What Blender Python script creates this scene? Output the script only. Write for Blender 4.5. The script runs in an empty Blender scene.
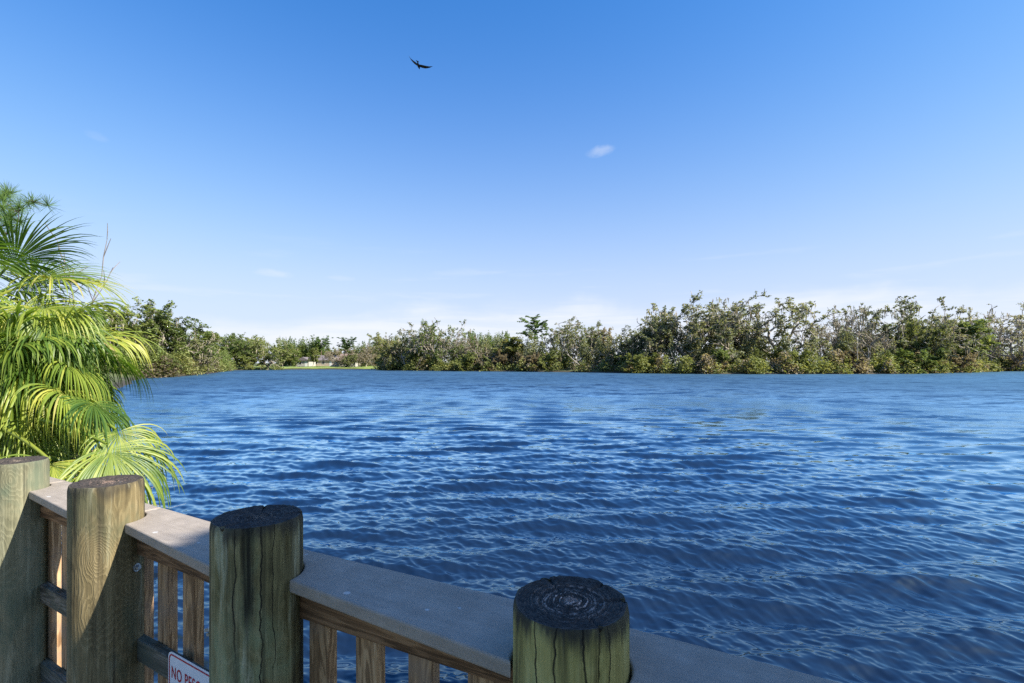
import bpy, bmesh, math, random
import numpy as np
from mathutils import Vector, Matrix

scene = bpy.context.scene
COL = scene.collection
R = math.radians

# ------------------------------------------------------------------ camera, sky, sun, exposure
CAMZ = 2.4                       # eye height above the water
F = 500.0                        # focal length in pixels of a 1024 px wide picture
HZ = 363.0                       # horizon row in the photograph
cd = bpy.data.cameras.new('camera')
cd.sensor_width = 36.0
cd.lens = 36.0 * F / 1024.0
cd.shift_y = (HZ - 341.5) / 1024.0
cd.clip_start = 0.05
cd.clip_end = 9000.0
cam = bpy.data.objects.new('camera', cd)
COL.objects.link(cam)
cam.location = (0, 0, CAMZ)
cam.rotation_euler = (R(90), 0, 0)
scene.camera = cam

ELEV = R(40.0)
U = Vector((0.8736, -0.4866, 0))         # along the railing, towards the right
N = Vector((-0.4866, -0.8736, 0))        # from the railing towards the deck
SB = -0.18 * math.tan(ELEV)
SH = (U + N * SB).normalized()
SUN = Vector((SH.x * math.cos(ELEV), SH.y * math.cos(ELEV), math.sin(ELEV)))
sd = bpy.data.lights.new('sun', 'SUN')
sd.energy = 5.0
sd.angle = R(0.5)
sd.color = (1.0, 0.93, 0.82)
so = bpy.data.objects.new('sun', sd)
COL.objects.link(so)
so.rotation_euler = SUN.to_track_quat('Z', 'Y').to_euler()
so.location = SUN * 50

scene.view_settings.view_transform = 'Standard'
scene.view_settings.look = 'None'
scene.view_settings.exposure = 1.12
scene.view_settings.gamma = 1.0
scene.view_settings.use_curve_mapping = False
scene.cycles.max_bounces = 9
scene.cycles.diffuse_bounces = 4
scene.cycles.glossy_bounces = 3
scene.cycles.transmission_bounces = 6
scene.cycles.transparent_max_bounces = 8
scene.cycles.caustics_reflective = False
scene.cycles.caustics_refractive = False
scene.cycles.use_denoising = False


class G:
    """small node-tree writer"""
    def __init__(s, nt):
        s.nt = nt

    def n(s, typ, **kw):
        x = s.nt.nodes.new(typ)
        for k, v in kw.items():
            setattr(x, k, v)
        return x

    def put(s, sock, v):
        if v is None:
            return
        if isinstance(v, bpy.types.NodeSocket):
            s.nt.links.new(v, sock)
        else:
            if isinstance(v, (tuple, list, Vector)) and len(v) == 3 and sock.type == 'RGBA':
                v = (v[0], v[1], v[2], 1)
            sock.default_value = v

    def math(s, op, a, b=None, c=None, clamp=False):
        x = s.n('ShaderNodeMath', operation=op, use_clamp=clamp)
        s.put(x.inputs[0], a)
        s.put(x.inputs[1], b)
        s.put(x.inputs[2], c)
        return x.outputs[0]

    def vmath(s, op, a, b=None, scale=None):
        x = s.n('ShaderNodeVectorMath', operation=op)
        s.put(x.inputs[0], a)
        s.put(x.inputs[1], b)
        if scale is not None:
            s.put(x.inputs['Scale'], scale)
        return x.outputs['Value'] if op in ('DOT_PRODUCT', 'LENGTH', 'DISTANCE') else x.outputs['Vector']

    def mapping(s, v, scale=(1, 1, 1), loc=(0, 0, 0), rot=(0, 0, 0)):
        x = s.n('ShaderNodeMapping')
        s.put(x.inputs['Vector'], v)
        x.inputs['Scale'].default_value = scale
        x.inputs['Location'].default_value = loc
        x.inputs['Rotation'].default_value = rot
        return x.outputs[0]

    def noise(s, v, scale=5, detail=4, rough=0.5, dist=0.0, out='Fac'):
        x = s.n('ShaderNodeTexNoise')
        s.put(x.inputs['Vector'], v)
        s.put(x.inputs['Scale'], scale)
        x.inputs['Detail'].default_value = detail
        x.inputs['Roughness'].default_value = rough
        x.inputs['Distortion'].default_value = dist
        return x.outputs[out]

    def ramp(s, f, stops, interp='LINEAR'):
        x = s.n('ShaderNodeValToRGB')
        x.color_ramp.interpolation = interp
        e = x.color_ramp.elements
        while len(e) < len(stops):
            e.new(0.5)
        for i, (p, c) in enumerate(stops):
            e[i].position = p
            if not isinstance(c, (tuple, list)):
                c = (c, c, c)
            e[i].color = (c[0], c[1], c[2], 1)
        s.put(x.inputs[0], f)
        return x.outputs[0]

    def mix(s, f, a, b, blend='MIX'):
        x = s.n('ShaderNodeMix', data_type='RGBA', blend_type=blend)
        s.put(x.inputs['Factor'], f)
        s.put(x.inputs[6], a)
        s.put(x.inputs[7], b)
        return x.outputs[2]

    def mrange(s, v, a, b, c=0.0, d=1.0, smooth=True):
        x = s.n('ShaderNodeMapRange')
        if smooth:
            x.interpolation_type = 'SMOOTHSTEP'
        s.put(x.inputs['Value'], v)
        for i, k in zip((1, 2, 3, 4), (a, b, c, d)):
            s.put(x.inputs[i], k)
        return x.outputs[0]

    def sep(s, v):
        x = s.n('ShaderNodeSeparateXYZ')
        s.put(x.inputs[0], v)
        return x.outputs

    def bump(s, h, strength=0.4, distance=0.01, normal=None):
        x = s.n('ShaderNodeBump')
        x.inputs['Strength'].default_value = strength
        x.inputs['Distance'].default_value = distance
        s.put(x.inputs['Height'], h)
        s.put(x.inputs['Normal'], normal)
        return x.outputs[0]


# ---- world: Nishita sky with a low bank of white cloud near the horizon and a few wisps
world = bpy.data.worlds.new('World')
scene.world = world
world.use_nodes = True
wg = G(world.node_tree)
bg = world.node_tree.nodes['Background']
sky = wg.n('ShaderNodeTexSky', sky_type='NISHITA')
sky.sun_disc = False
sky.sun_elevation = ELEV
sky.sun_rotation = math.atan2(SUN.x, SUN.y)
sky.air_density = 1.0
sky.dust_density = 0.6
sky.ozone_density = 2.5
sky.altitude = 0
tc = wg.n('ShaderNodeTexCoord').outputs['Generated']
x_, y_, z_ = wg.sep(tc)
hs = wg.n('ShaderNodeHueSaturation')
hs.inputs['Saturation'].default_value = 1.36
hs.inputs['Value'].default_value = 1.0
wg.put(hs.inputs['Color'], sky.outputs[0])
wgam = wg.n('ShaderNodeGamma')
wgam.inputs[1].default_value = 1.0
wg.put(wgam.inputs[0], hs.outputs[0])
# cloud bank: streaky noise, stretched sideways, only within some degrees of the horizon
cv = wg.mapping(tc, scale=(2.2, 2.2, 15.0))
cn = wg.noise(cv, 1.6, 6, 0.55, 0.3)
edge = wg.noise(wg.mapping(tc, scale=(3.2, 3.2, 5.0), loc=(0.4, 1.9, 0.0)), 1.0, 5, 0.55, 0.2)
edge = wg.math('ADD', wg.math('MULTIPLY', wg.math('SUBTRACT', edge, 0.5), 0.14), wg.math('ADD', 0.108, wg.math('MULTIPLY', x_, 0.028)))
strk = wg.noise(wg.mapping(tc, scale=(3.0, 3.0, 34.0), loc=(1.3, 0.2, 0.0)), 1.5, 6, 0.6, 0.4)
body_ = wg.mrange(wg.math('SUBTRACT', edge, wg.math('ADD', z_, wg.math('MULTIPLY', wg.math('SUBTRACT', cn, 0.5), 0.05))), -0.012, 0.045)
bank = wg.math('MULTIPLY', body_, wg.mrange(strk, 0.32, 0.64, 0.42, 1.0))
cn2 = wg.noise(wg.mapping(tc, scale=(3, 3, 26), loc=(4.1, 2.0, 0.6)), 1.5, 5, 0.5, 0.2)
mid_ = wg.math('MULTIPLY', wg.mrange(z_, 0.02, 0.08), wg.mrange(z_, 0.12, 0.26, 1.0, 0.0))
wisp = wg.math('MULTIPLY', wg.mrange(cn2, 0.55, 0.75), wg.math('MULTIPLY', mid_, 0.30))
# single small wisps
wisps = None
for (px, py, sx, sz, k) in ((600, 151, 0.030, 0.013, 0.34), (272, 273, 0.045, 0.009, 0.32),
                            (340, 278, 0.035, 0.007, 0.2), (96, 136, 0.018, 0.009, 0.12)):
    dv = Vector(((px - 512) / F, 1.0, (HZ - py) / F)).normalized()
    side = Vector((dv.y, -dv.x, 0)).normalized()
    upv = side.cross(dv)
    a = wg.math('DIVIDE', wg.math('ADD', wg.vmath('DOT_PRODUCT', tc, tuple(side)),
                                  wg.math('MULTIPLY', wg.vmath('DOT_PRODUCT', tc, tuple(upv)), -0.9 if px == 600 else 0.6)), sx)
    b = wg.math('DIVIDE', wg.vmath('DOT_PRODUCT', tc, tuple(upv)), sz)
    d2 = wg.math('ADD', wg.math('MULTIPLY', a, a), wg.math('MULTIPLY', b, b))
    front = wg.math('GREATER_THAN', wg.vmath('DOT_PRODUCT', tc, tuple(dv)), 0.5)
    nn = wg.noise(wg.mapping(tc, scale=(30, 30, 70)), 1.0, 5, 0.6)
    g = wg.math('MULTIPLY', wg.mrange(wg.math('ADD', d2, wg.math('MULTIPLY', nn, 1.6)), 0.5, 1.7, k, 0.0), front)
    wisps = g if wisps is None else wg.math('ADD', wisps, g)
cl = wg.math('MAXIMUM', wg.math('MAXIMUM', bank, wisp), wisps, clamp=True)
# thin high veil of moisture that pales the sky towards the horizon
veil = wg.math('MULTIPLY', wg.math('POWER', wg.mrange(z_, -0.05, 0.75, 1.0, 0.0, False), 2.7), 0.86)
base_sky = wg.mix(veil, wg.mix(1.0, wgam.outputs[0], (1.0, 0.915, 1.04), 'MULTIPLY'), (3.45, 3.2, 4.2))
# the moist air near the horizon never gets brighter than a pale blue
cc_ = wg.n('ShaderNodeCombineXYZ')
for k_, (ch, lim) in enumerate(zip(wg.sep(base_sky), (2.82, 3.42, 4.4))):
    q4 = wg.math('POWER', wg.math('DIVIDE', ch, lim), 4.0)
    wg.put(cc_.inputs[k_], wg.math('DIVIDE', ch, wg.math('POWER', wg.math('ADD', q4, 1.0), 0.25)))
skyc = wg.mix(wg.math('MULTIPLY', cl, 0.92), cc_.outputs[0], (3.5, 3.65, 3.95))
wg.put(bg.inputs['Color'], skyc)
bg.inputs['Strength'].default_value = 0.121


# ------------------------------------------------------------------ helpers
def px3(px, py, y):
    """a point at distance y straight ahead that appears at that place of the photograph"""
    return Vector(((px - 512) / F * y, y, CAMZ + (HZ - py) / F * y))


def mesh_np(name, verts, faces, mat_idx=None, smooth=False):
    me = bpy.data.meshes.new(name)
    verts = np.asarray(verts, dtype=np.float32).reshape(-1, 3)
    faces = np.asarray(faces, dtype=np.int32)
    k = faces.shape[1]
    me.vertices.add(len(verts))
    me.vertices.foreach_set('co', verts.ravel())
    me.loops.add(faces.size)
    me.loops.foreach_set('vertex_index', faces.ravel())
    me.polygons.add(len(faces))
    me.polygons.foreach_set('loop_start', np.arange(0, faces.size, k, dtype=np.int32))
    if mat_idx is not None:
        me.polygons.foreach_set('material_index', np.asarray(mat_idx, dtype=np.int32))
    if smooth:
        me.polygons.foreach_set('use_smooth', np.ones(len(faces), dtype=bool))
    me.update(calc_edges=True)
    me.validate()
    return me


def link(name, data, parent=None, mats=(), loc=None):
    o = bpy.data.objects.new(name, data)
    COL.objects.link(o)
    for m in mats:
        if not data.materials or m.name not in data.materials:
            data.materials.append(m)
    if parent is not None:
        o.parent = parent
    if loc is not None:
        o.location = loc
    return o


def tag(o, label=None, cat=None, group=None, kind=None):
    if label:
        o['label'] = label
    if cat:
        o['category'] = cat
    if group:
        o['group'] = group
    if kind:
        o['kind'] = kind
    return o


def empty(name, loc, rz=0.0):
    o = bpy.data.objects.new(name, None)
    COL.objects.link(o)
    o.location = loc
    o.rotation_euler = (0, 0, rz)
    o.empty_display_size = 0.2
    return o


def bm_obj(name, bm, parent=None, mats=(), smooth=False, loc=None):
    me = bpy.data.meshes.new(name)
    bm.normal_update()
    bm.to_mesh(me)
    bm.free()
    if smooth:
        for p in me.polygons:
            p.use_smooth = True
    return link(name, me, parent, mats, loc)


def kids(o):
    return [c for c in bpy.data.objects if c.parent is o]


def copy_tree(o, parent=None):
    ch = list(o.children)
    c = o.copy()
    COL.objects.link(c)
    if parent is not None:
        c.parent = parent
    for k in ch:
        copy_tree(k, c)
    return c


def new_mat(name):
    m = bpy.data.materials.new(name)
    m.use_nodes = True
    g = G(m.node_tree)
    return m, g, m.node_tree.nodes['Principled BSDF']


def simple(name, col, rough=0.7, var=0.25, scale=6.0, bump=0.2, metallic=0.0):
    m, g, b = new_mat(name)
    tcn = g.n('ShaderNodeTexCoord').outputs['Object']
    f = g.noise(tcn, scale, 6, 0.6)
    c0 = tuple(c * (1 - var) for c in col)
    c1 = tuple(min(1, c * (1 + var)) for c in col)
    g.put(b.inputs['Base Color'], g.ramp(f, [(0.3, c0), (0.7, c1)]))
    b.inputs['Roughness'].default_value = rough
    b.inputs['Metallic'].default_value = metallic
    if bump:
        g.put(b.inputs['Normal'], g.bump(f, bump, 0.01))
    return m


def leaf_mat(name, stops, trans=0.48, rough=0.6, nscale=0.35, tint=0.0):
    """leaf surface: colour varies from clump to clump and leaf to leaf; part of the light passes through"""
    m, g, b = new_mat(name)
    nt = m.node_tree
    geo = g.n('ShaderNodeNewGeometry')
    oi = g.n('ShaderNodeObjectInfo')
    tcn = g.n('ShaderNodeTexCoord').outputs['Object']
    f = g.noise(tcn, nscale, 3, 0.55)
    f = g.math('ADD', g.math('MULTIPLY', f, 0.75), g.math('MULTIPLY', geo.outputs['Random Per Island'], 0.26))
    f = g.math('ADD', f, g.math('MULTIPLY', g.math('SUBTRACT', oi.outputs['Random'], 0.5), 0.36 + tint))
    c = g.ramp(f, stops)
    g.put(b.inputs['Base Color'], c)
    b.inputs['Roughness'].default_value = rough
    b.inputs['Specular IOR Level'].default_value = 0.25
    tr = g.n('ShaderNodeBsdfTranslucent')
    g.put(tr.inputs['Color'], g.mix(1.0, c, (1.0, 0.95, 0.55), 'MULTIPLY'))
    mx = g.n('ShaderNodeMixShader')
    mx.inputs[0].default_value = trans
    nt.links.new(b.outputs[0], mx.inputs[1])
    nt.links.new(tr.outputs[0], mx.inputs[2])
    nt.links.new(mx.outputs[0], nt.nodes['Material Output'].inputs['Surface'])
    return m


# ------------------------------------------------------------------ lake, terrain
SHORE = [(-58, 80), (-60, 92), (-72, 120), (-92, 166), (-86, 180), (-68, 187), (-50, 186), (-46, 172), (-38, 160),
         (-20, 152), (0, 141), (20, 128), (33, 115), (45, 109), (60, 108), (85, 110), (108, 122), (142, 146),
         (190, 150), (235, 120), (240, 40), (190, -30), (60, -22), (9, -5), (6.2, -1.5), (3.2, -1.1), (-1.0, -0.9), (-4.5, 1.2),
         (-6.2, 3.0), (-7.6, 7), (-13, 14), (-24, 27), (-41, 52)]
SH_A = np.array(SHORE, dtype=float)


def shore_sdf(X, Y):
    """signed distance to the shore, positive on land"""
    d2 = np.full(X.shape, 1e18)
    inside = np.zeros(X.shape, dtype=bool)
    n = len(SH_A)
    for i in range(n):
        a = SH_A[i]
        b = SH_A[(i + 1) % n]
        e = b - a
        t = np.clip(((X - a[0]) * e[0] + (Y - a[1]) * e[1]) / (e @ e), 0, 1)
        d2 = np.minimum(d2, (X - a[0] - t * e[0]) ** 2 + (Y - a[1] - t * e[1]) ** 2)
        c = ((a[1] > Y) != (b[1] > Y))
        with np.errstate(divide='ignore', invalid='ignore'):
            xi = a[0] + (Y - a[1]) / (b[1] - a[1] + 1e-12) * e[0]
        inside ^= c & (X < xi)
    d = np.sqrt(d2)
    return np.where(inside, -d, d)


def fbm2(X, Y, seed, sc, octv=4):
    r = np.random.RandomState(seed)
    out = np.zeros(X.shape)
    amp = 1.0
    for o in range(octv):
        for k in range(3):
            a = r.uniform(0, 2 * np.pi)
            fx, fy = np.cos(a) * sc, np.sin(a) * sc
            out += amp * np.sin(X * fx + Y * fy + r.uniform(0, 6.28)) / 3
        amp *= 0.5
        sc *= 2.1
    return out


def ground_h(X, Y):
    X = np.asarray(X, dtype=float)
    Y = np.asarray(Y, dtype=float)
    d = shore_sdf(X, Y) + 0.9 * fbm2(X, Y, 5, 0.21, 3) * np.clip((np.hypot(X, Y) - 6) / 20, 0, 1)
    h = np.where(d < 0, np.maximum(d * 0.35, -1.6), 0)
    land = 0.55 * (1 - np.exp(-np.maximum(d, 0) / 1.6)) + 0.9 * (1 - np.exp(-np.maximum(d, 0) / 25.0))
    return h + np.where(d > 0, land + 0.08 * fbm2(X, Y, 9, 0.6, 3) * np.clip(d, 0, 1), 0)


def gh(x, y):
    return float(ground_h(np.array([x]), np.array([y]))[0])


def axis(fine0, fine1, step, far):
    a = list(np.arange(fine0, fine1 + 0.01, step))
    s, v = step, fine1
    up = []
    while v < far:
        s *= 1.35
        v += s
        up.append(v)
    s, v = step, fine0
    dn = []
    while v > -far:
        s *= 1.35
        v -= s
        dn.append(v)
    return np.array(dn[::-1] + a + up)


def grid_faces(nr, nc):
    i = np.arange(nr - 1)[:, None] * nc + np.arange(nc - 1)[None, :]
    return np.stack([i, i + 1, i + nc + 1, i + nc], -1).reshape(-1, 4)


m_ground, g, b = new_mat('bank_soil_and_grass')
pos = g.n('ShaderNodeNewGeometry').outputs['Position']
n1 = g.noise(pos, 0.25, 6, 0.6)
n2 = g.noise(pos, 3.0, 6, 0.65)
earth = g.ramp(n2, [(0.3, (0.018, 0.016, 0.011)), (0.7, (0.052, 0.042, 0.028))])
grass = g.ramp(n2, [(0.3, (0.045, 0.065, 0.018)), (0.7, (0.13, 0.15, 0.045))])
px_, py_, pz_ = g.sep(pos)
fac = g.mrange(g.math('ADD', g.math('MULTIPLY', n1, 0.9), pz_), 0.6, 0.95)
g.put(b.inputs['Base Color'], g.mix(fac, earth, grass))
b.inputs['Roughness'].default_value = 0.9
ax = axis(-100, 160, 2.0, 4000)
ay = axis(-12, 200, 2.0, 4000)
ax = np.unique(np.concatenate([ax, np.arange(-14, 10, 0.5)]))
ay = np.unique(np.concatenate([ay, np.arange(-6, 14, 0.5)]))
GX, GY = np.meshgrid(ax, ay)
GZ = ground_h(GX, GY)
me = mesh_np('ground', np.stack([GX, GY, GZ], -1).reshape(-1, 3), grid_faces(len(ay), len(ax)), smooth=True)
tag(link('ground', me, mats=[m_ground]), kind='structure')

# mown lawn on the far shore, a sheet just above the ground
m_lawn, g, b = new_mat('lawn_grass')
pos = g.n('ShaderNodeNewGeometry').outputs['Position']
n2 = g.noise(pos, 1.2, 6, 0.7)
g.put(b.inputs['Base Color'], g.ramp(n2, [(0.3, (0.12, 0.18, 0.035)), (0.7, (0.24, 0.30, 0.07))]))
b.inputs['Roughness'].default_value = 0.9
lx = np.linspace(-100, -44, 90)
lt = np.linspace(0, 1, 24)
LX, LT = np.meshgrid(lx, lt)
ys = np.interp(lx, [-100, -92, -86, -68, -50, -44], [176, 168, 181, 188, 187, 176])
LY = ys[None, :] + LT * 26 + 0.3
LZ = ground_h(LX, LY) + 0.05
me = mesh_np('lawn', np.stack([LX, LY, LZ], -1).reshape(-1, 3), grid_faces(len(lt), len(lx)), smooth=True)
tag(link('lawn', me, mats=[m_lawn]), kind='structure')

# ---- water: one sheet whose waves are real geometry, finest near the boardwalk
rows = []
yy = 720.0
while yy > 366.0:
    rows.append(CAMZ * F / (yy - HZ))
    yy -= 0.5
rad = np.array([0.25, 0.6, 1.0, 1.5, 2.0, 2.5, 2.9] + [r for r in rows if r > 3.2] + [450, 520, 600, 800])
th = np.concatenate([np.linspace(-110, -52, 80, endpoint=False), np.linspace(-52, 52, 1100, endpoint=False),
                     np.linspace(52, 110, 80)])
TH, RR = np.meshgrid(np.radians(th), rad)
WX, WY = np.sin(TH) * RR, np.cos(TH) * RR
cell = np.gradient(rad)[:, None] * np.ones_like(RR)
rs = np.random.RandomState(11)
DZ = np.zeros_like(RR)
DX = np.zeros_like(RR)
DY = np.zeros_like(RR)
gust = np.clip(0.9 + 0.32 * fbm2(WX * 0.5, WY, 21, 0.07, 3), 0.35, 1.5)
NW = 190
lam = np.concatenate([np.exp(rs.uniform(np.log(0.06), np.log(0.40), 140)), np.exp(rs.uniform(np.log(0.40), np.log(1.35), 50))])
for L in lam:
    spread = 10 if L > 0.40 else 20
    base = -94 if L > 0.40 else (-140 if rs.rand() < 0.6 else -95)
    a = R(base + rs.normal(0, spread))
    k = 2 * np.pi / L
    slope = 0.038 if L > 0.40 else 0.029
    slope *= rs.uniform(0.6, 1.3)
    amp = slope / k
    ph = k * (np.cos(a) * WX + np.sin(a) * WY) + rs.uniform(0, 6.28) \
        + 0.9 * fbm2(WX, WY, int(rs.randint(1e6)), 0.5 / L, 1)
    w = np.clip((L / (cell * 2.0) - 0.5) * 1.2, 0, 1) * gust
    DZ += amp * w * np.cos(ph)
    DX -= amp * w * np.cos(a) * np.sin(ph) * 0.35
    DY -= amp * w * np.sin(a) * np.sin(ph) * 0.35
m_water, g, b = new_mat('lake_water')
geo = g.n('ShaderNodeNewGeometry')
pos = geo.outputs['Position']
dist = g.vmath('LENGTH', g.mapping(pos, scale=(1, 1, 0)))


def nvec(scale, stretch, detail, rot):
    c = g.noise(g.mapping(pos, scale=(scale * stretch, scale, 0.4), rot=(0, 0, rot)), 1.0, detail, 0.6, 0.0, out='Color')
    return g.vmath('SUBTRACT', c, (0.5, 0.5, 0.5))


fine = g.vmath('ADD', g.vmath('MULTIPLY', nvec(9.0, 0.55, 3, R(35)), (0.42, 0.42, 0)),
               g.vmath('MULTIPLY', nvec(3.0, 0.5, 2, R(12)), (0.2, 0.28, 0)))
farw = g.vmath('ADD', g.vmath('MULTIPLY', nvec(1.0, 0.65, 3, R(6)), (0.45, 1.0, 0)),
               g.vmath('MULTIPLY', nvec(0.30, 0.75, 3, R(-4)), (0.25, 0.75, 0)))
ff = g.mrange(dist, 11.0, 50.0, 0.0, 1.0)
gp = g.noise(g.mapping(pos, scale=(0.012, 0.035, 0)), 1.0, 3, 0.55)
gp = g.mrange(gp, 0.32, 0.68, 0.55, 1.25)
farw = g.vmath('SCALE', farw, scale=g.math('MULTIPLY', ff, gp))
fine = g.vmath('SCALE', fine, scale=g.math('MULTIPLY', g.mrange(dist, 10.0, 40.0, 0.0, 0.7), gp))
nrm = g.vmath('NORMALIZE', g.vmath('ADD', g.vmath('ADD', geo.outputs['Normal'], fine), farw))
nt = m_water.node_tree
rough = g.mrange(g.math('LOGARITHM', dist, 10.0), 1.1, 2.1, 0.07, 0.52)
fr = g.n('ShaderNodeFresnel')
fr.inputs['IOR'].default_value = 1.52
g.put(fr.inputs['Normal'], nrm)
frc = g.math('MULTIPLY', fr.outputs[0], g.math('MULTIPLY', g.mrange(g.math('LOGARITHM', dist, 10.0), 0.7, 1.10, 1.3, 2.1), g.mrange(g.math('LOGARITHM', dist, 10.0), 1.15, 1.9, 1.0, 0.20)), clamp=True)  # reflection brightness painted by distance: boosted at mid range, cut farther out
body = g.n('ShaderNodeBsdfDiffuse')
body.inputs['Color'].default_value = (0.007, 0.016, 0.036, 1)
gl = g.n('ShaderNodeBsdfGlossy')
g.put(gl.inputs['Color'], g.mix(g.mrange(g.math('LOGARITHM', dist, 10.0), 1.2, 2.0), (0.64, 0.88, 1.0), (0.36, 0.72, 1.0)))  # reflection colour also painted bluer with distance
g.put(gl.inputs['Roughness'], rough)
g.put(gl.inputs['Normal'], nrm)
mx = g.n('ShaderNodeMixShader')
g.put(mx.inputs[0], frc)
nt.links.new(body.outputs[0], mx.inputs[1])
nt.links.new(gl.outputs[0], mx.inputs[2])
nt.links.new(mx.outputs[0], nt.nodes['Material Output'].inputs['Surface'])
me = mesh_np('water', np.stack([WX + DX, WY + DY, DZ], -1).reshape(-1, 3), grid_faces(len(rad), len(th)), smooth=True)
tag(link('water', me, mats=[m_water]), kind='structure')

# ------------------------------------------------------------------ railing
DECK_Z = 0.76
RAIL_Z = CAMZ - 0.645
POSTS = [  # x, y, top z, radius, look
    (-3.44, 3.07, CAMZ - 0.49, 0.125, 0),
    (-2.548, 2.569, CAMZ - 0.500, 0.127, 0),
    (-1.669, 2.062, CAMZ - 0.487, 0.125, 1),
    (-0.782, 1.540, CAMZ - 0.470, 0.127, 2),
    (0.126, 1.080, CAMZ - 0.512, 0.1255, 3),
    (1.017, 0.586, CAMZ - 0.49, 0.125, 3),
]


def post_mat(name, stops, algae, algae_amt, streak_amt, knots, seed, lines=0.5, top=0.5, cracks=(), pale=0.35):
    m, g, b = new_mat(name)
    tcn = g.n('ShaderNodeTexCoord').outputs['Object']
    v = g.vmath('ADD', tcn, (seed * 3.1, seed * 1.7, seed * 0.9))
    wob = g.noise(g.mapping(v, scale=(3, 3, 2.5)), 1.0, 3, 0.5)
    grain = g.noise(g.mapping(v, scale=(17, 17, 1.0)), 1.0, 7, 0.62, 0.5)
    finev = g.noise(g.mapping(v, scale=(110, 110, 3.0)), 1.0, 5, 0.65)
    blotch = g.noise(g.mapping(v, scale=(7, 7, 3.2)), 1.0, 6, 0.6, 0.4)
    f = g.math('MULTIPLY', wob, 1.0)
    kn = None
    for (kp, sg, amp) in knots:
        dv = g.vmath('MULTIPLY', g.vmath('SUBTRACT', tcn, kp), (1.0, 1.0, 0.62))
        d = g.vmath('LENGTH', dv)
        d = g.math('ADD', d, g.math('MULTIPLY', g.math('SUBTRACT', blotch, 0.5), 0.035))
        e = g.math('EXPONENT', g.math('MULTIPLY', g.math('POWER', g.math('DIVIDE', d, sg), 1.5), -1.0))
        e = g.math('MULTIPLY', e, amp)
        kn = e if kn is None else g.math('ADD', kn, e)
    if kn is not None:
        f = g.math('ADD', f, kn)
    ln = g.math('SINE', g.math('MULTIPLY', g.math('ADD', f, g.math('MULTIPLY', grain, 0.75)), 44.0))
    ln = g.mrange(ln, -0.2, 1.0, 0.0, 1.0)
    tone = g.math('ADD', g.math('MULTIPLY', grain, 0.62), g.math('MULTIPLY', finev, 0.42))
    tone = g.math('ADD', tone, g.math('MULTIPLY', g.math('SUBTRACT', ln, 0.5), 0.16 * lines))
    tone = g.math('ADD', tone, g.math('MULTIPLY', g.math('SUBTRACT', blotch, 0.5), 0.6))
    c = g.ramp(tone, stops)
    am = g.mrange(blotch, 0.60 - 0.3 * algae_amt, 0.78 - 0.25 * algae_amt)
    c = g.mix(g.math('MULTIPLY', am, 0.75), c, algae)
    # pale dry streaks and lichen
    ps = g.noise(g.mapping(v, scale=(20, 20, 2.4), loc=(1.7, 0.4, 0.9)), 1.0, 6, 0.62, 0.5)
    c = g.mix(g.math('MULTIPLY', g.mrange(ps, 0.56, 0.68), pale), c, (0.44, 0.44, 0.30))
    # black weathering streaks running down from the top
    st = g.noise(g.mapping(v, scale=(13, 13, 0.35)), 1.0, 5, 0.6, 0.25)
    c = g.mix(g.math('MULTIPLY', g.mrange(st, 0.66 - 0.16 * streak_amt, 0.76 - 0.12 * streak_amt), 0.85), c, (0.012, 0.012, 0.010))
    zz = g.sep(tcn)[2]
    drip = g.math('ADD', zz, g.math('MULTIPLY', g.math('SUBTRACT', g.noise(g.mapping(v, scale=(30, 30, 1)), 1.0, 4, 0.6), 0.5), 0.16))
    c = g.mix(g.math('MULTIPLY', g.mrange(drip, -0.055, -0.005), top), c, (0.022, 0.022, 0.024))
    for (ca, wd, ln_) in cracks:         # blackened drying cracks
        dr_ = (math.cos(R(ca)), math.sin(R(ca)), 0)
        pr_ = (-math.sin(R(ca)), math.cos(R(ca)), 0)
        off = g.math('ADD', g.vmath('DOT_PRODUCT', tcn, pr_), g.math('MULTIPLY', g.math('SUBTRACT', g.noise(g.mapping(v, scale=(4, 4, 6), loc=(ca * 0.37, 0, ca * 0.21)), 1.0, 5, 0.62), 0.5), 0.045))
        k_ = g.mrange(g.math('ABSOLUTE', off), wd * 0.35, wd, 1.0, 0.0)
        k_ = g.math('MULTIPLY', k_, g.math('GREATER_THAN', g.vmath('DOT_PRODUCT', tcn, dr_), 0.0))
        k_ = g.math('MULTIPLY', k_, g.mrange(zz, -ln_ - 0.08, -ln_ + 0.05))
        c = g.mix(g.math('MULTIPLY', k_, g.mrange(finev, 0.3, 0.6, 0.55, 0.95)), c, (0.010, 0.010, 0.008))
    g.put(b.inputs['Base Color'], c)
    b.inputs['Roughness'].default_value = 0.85
    b.inputs['Specular IOR Level'].default_value = 0.25
    hgt = g.math('ADD', g.math('ADD', g.math('MULTIPLY', grain, 0.8), g.math('MULTIPLY', finev, 0.5)), g.math('MULTIPLY', ln, 0.25 * lines))
    g.put(b.inputs['Normal'], g.bump(hgt, 0.75, 0.007))
    return m


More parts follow.
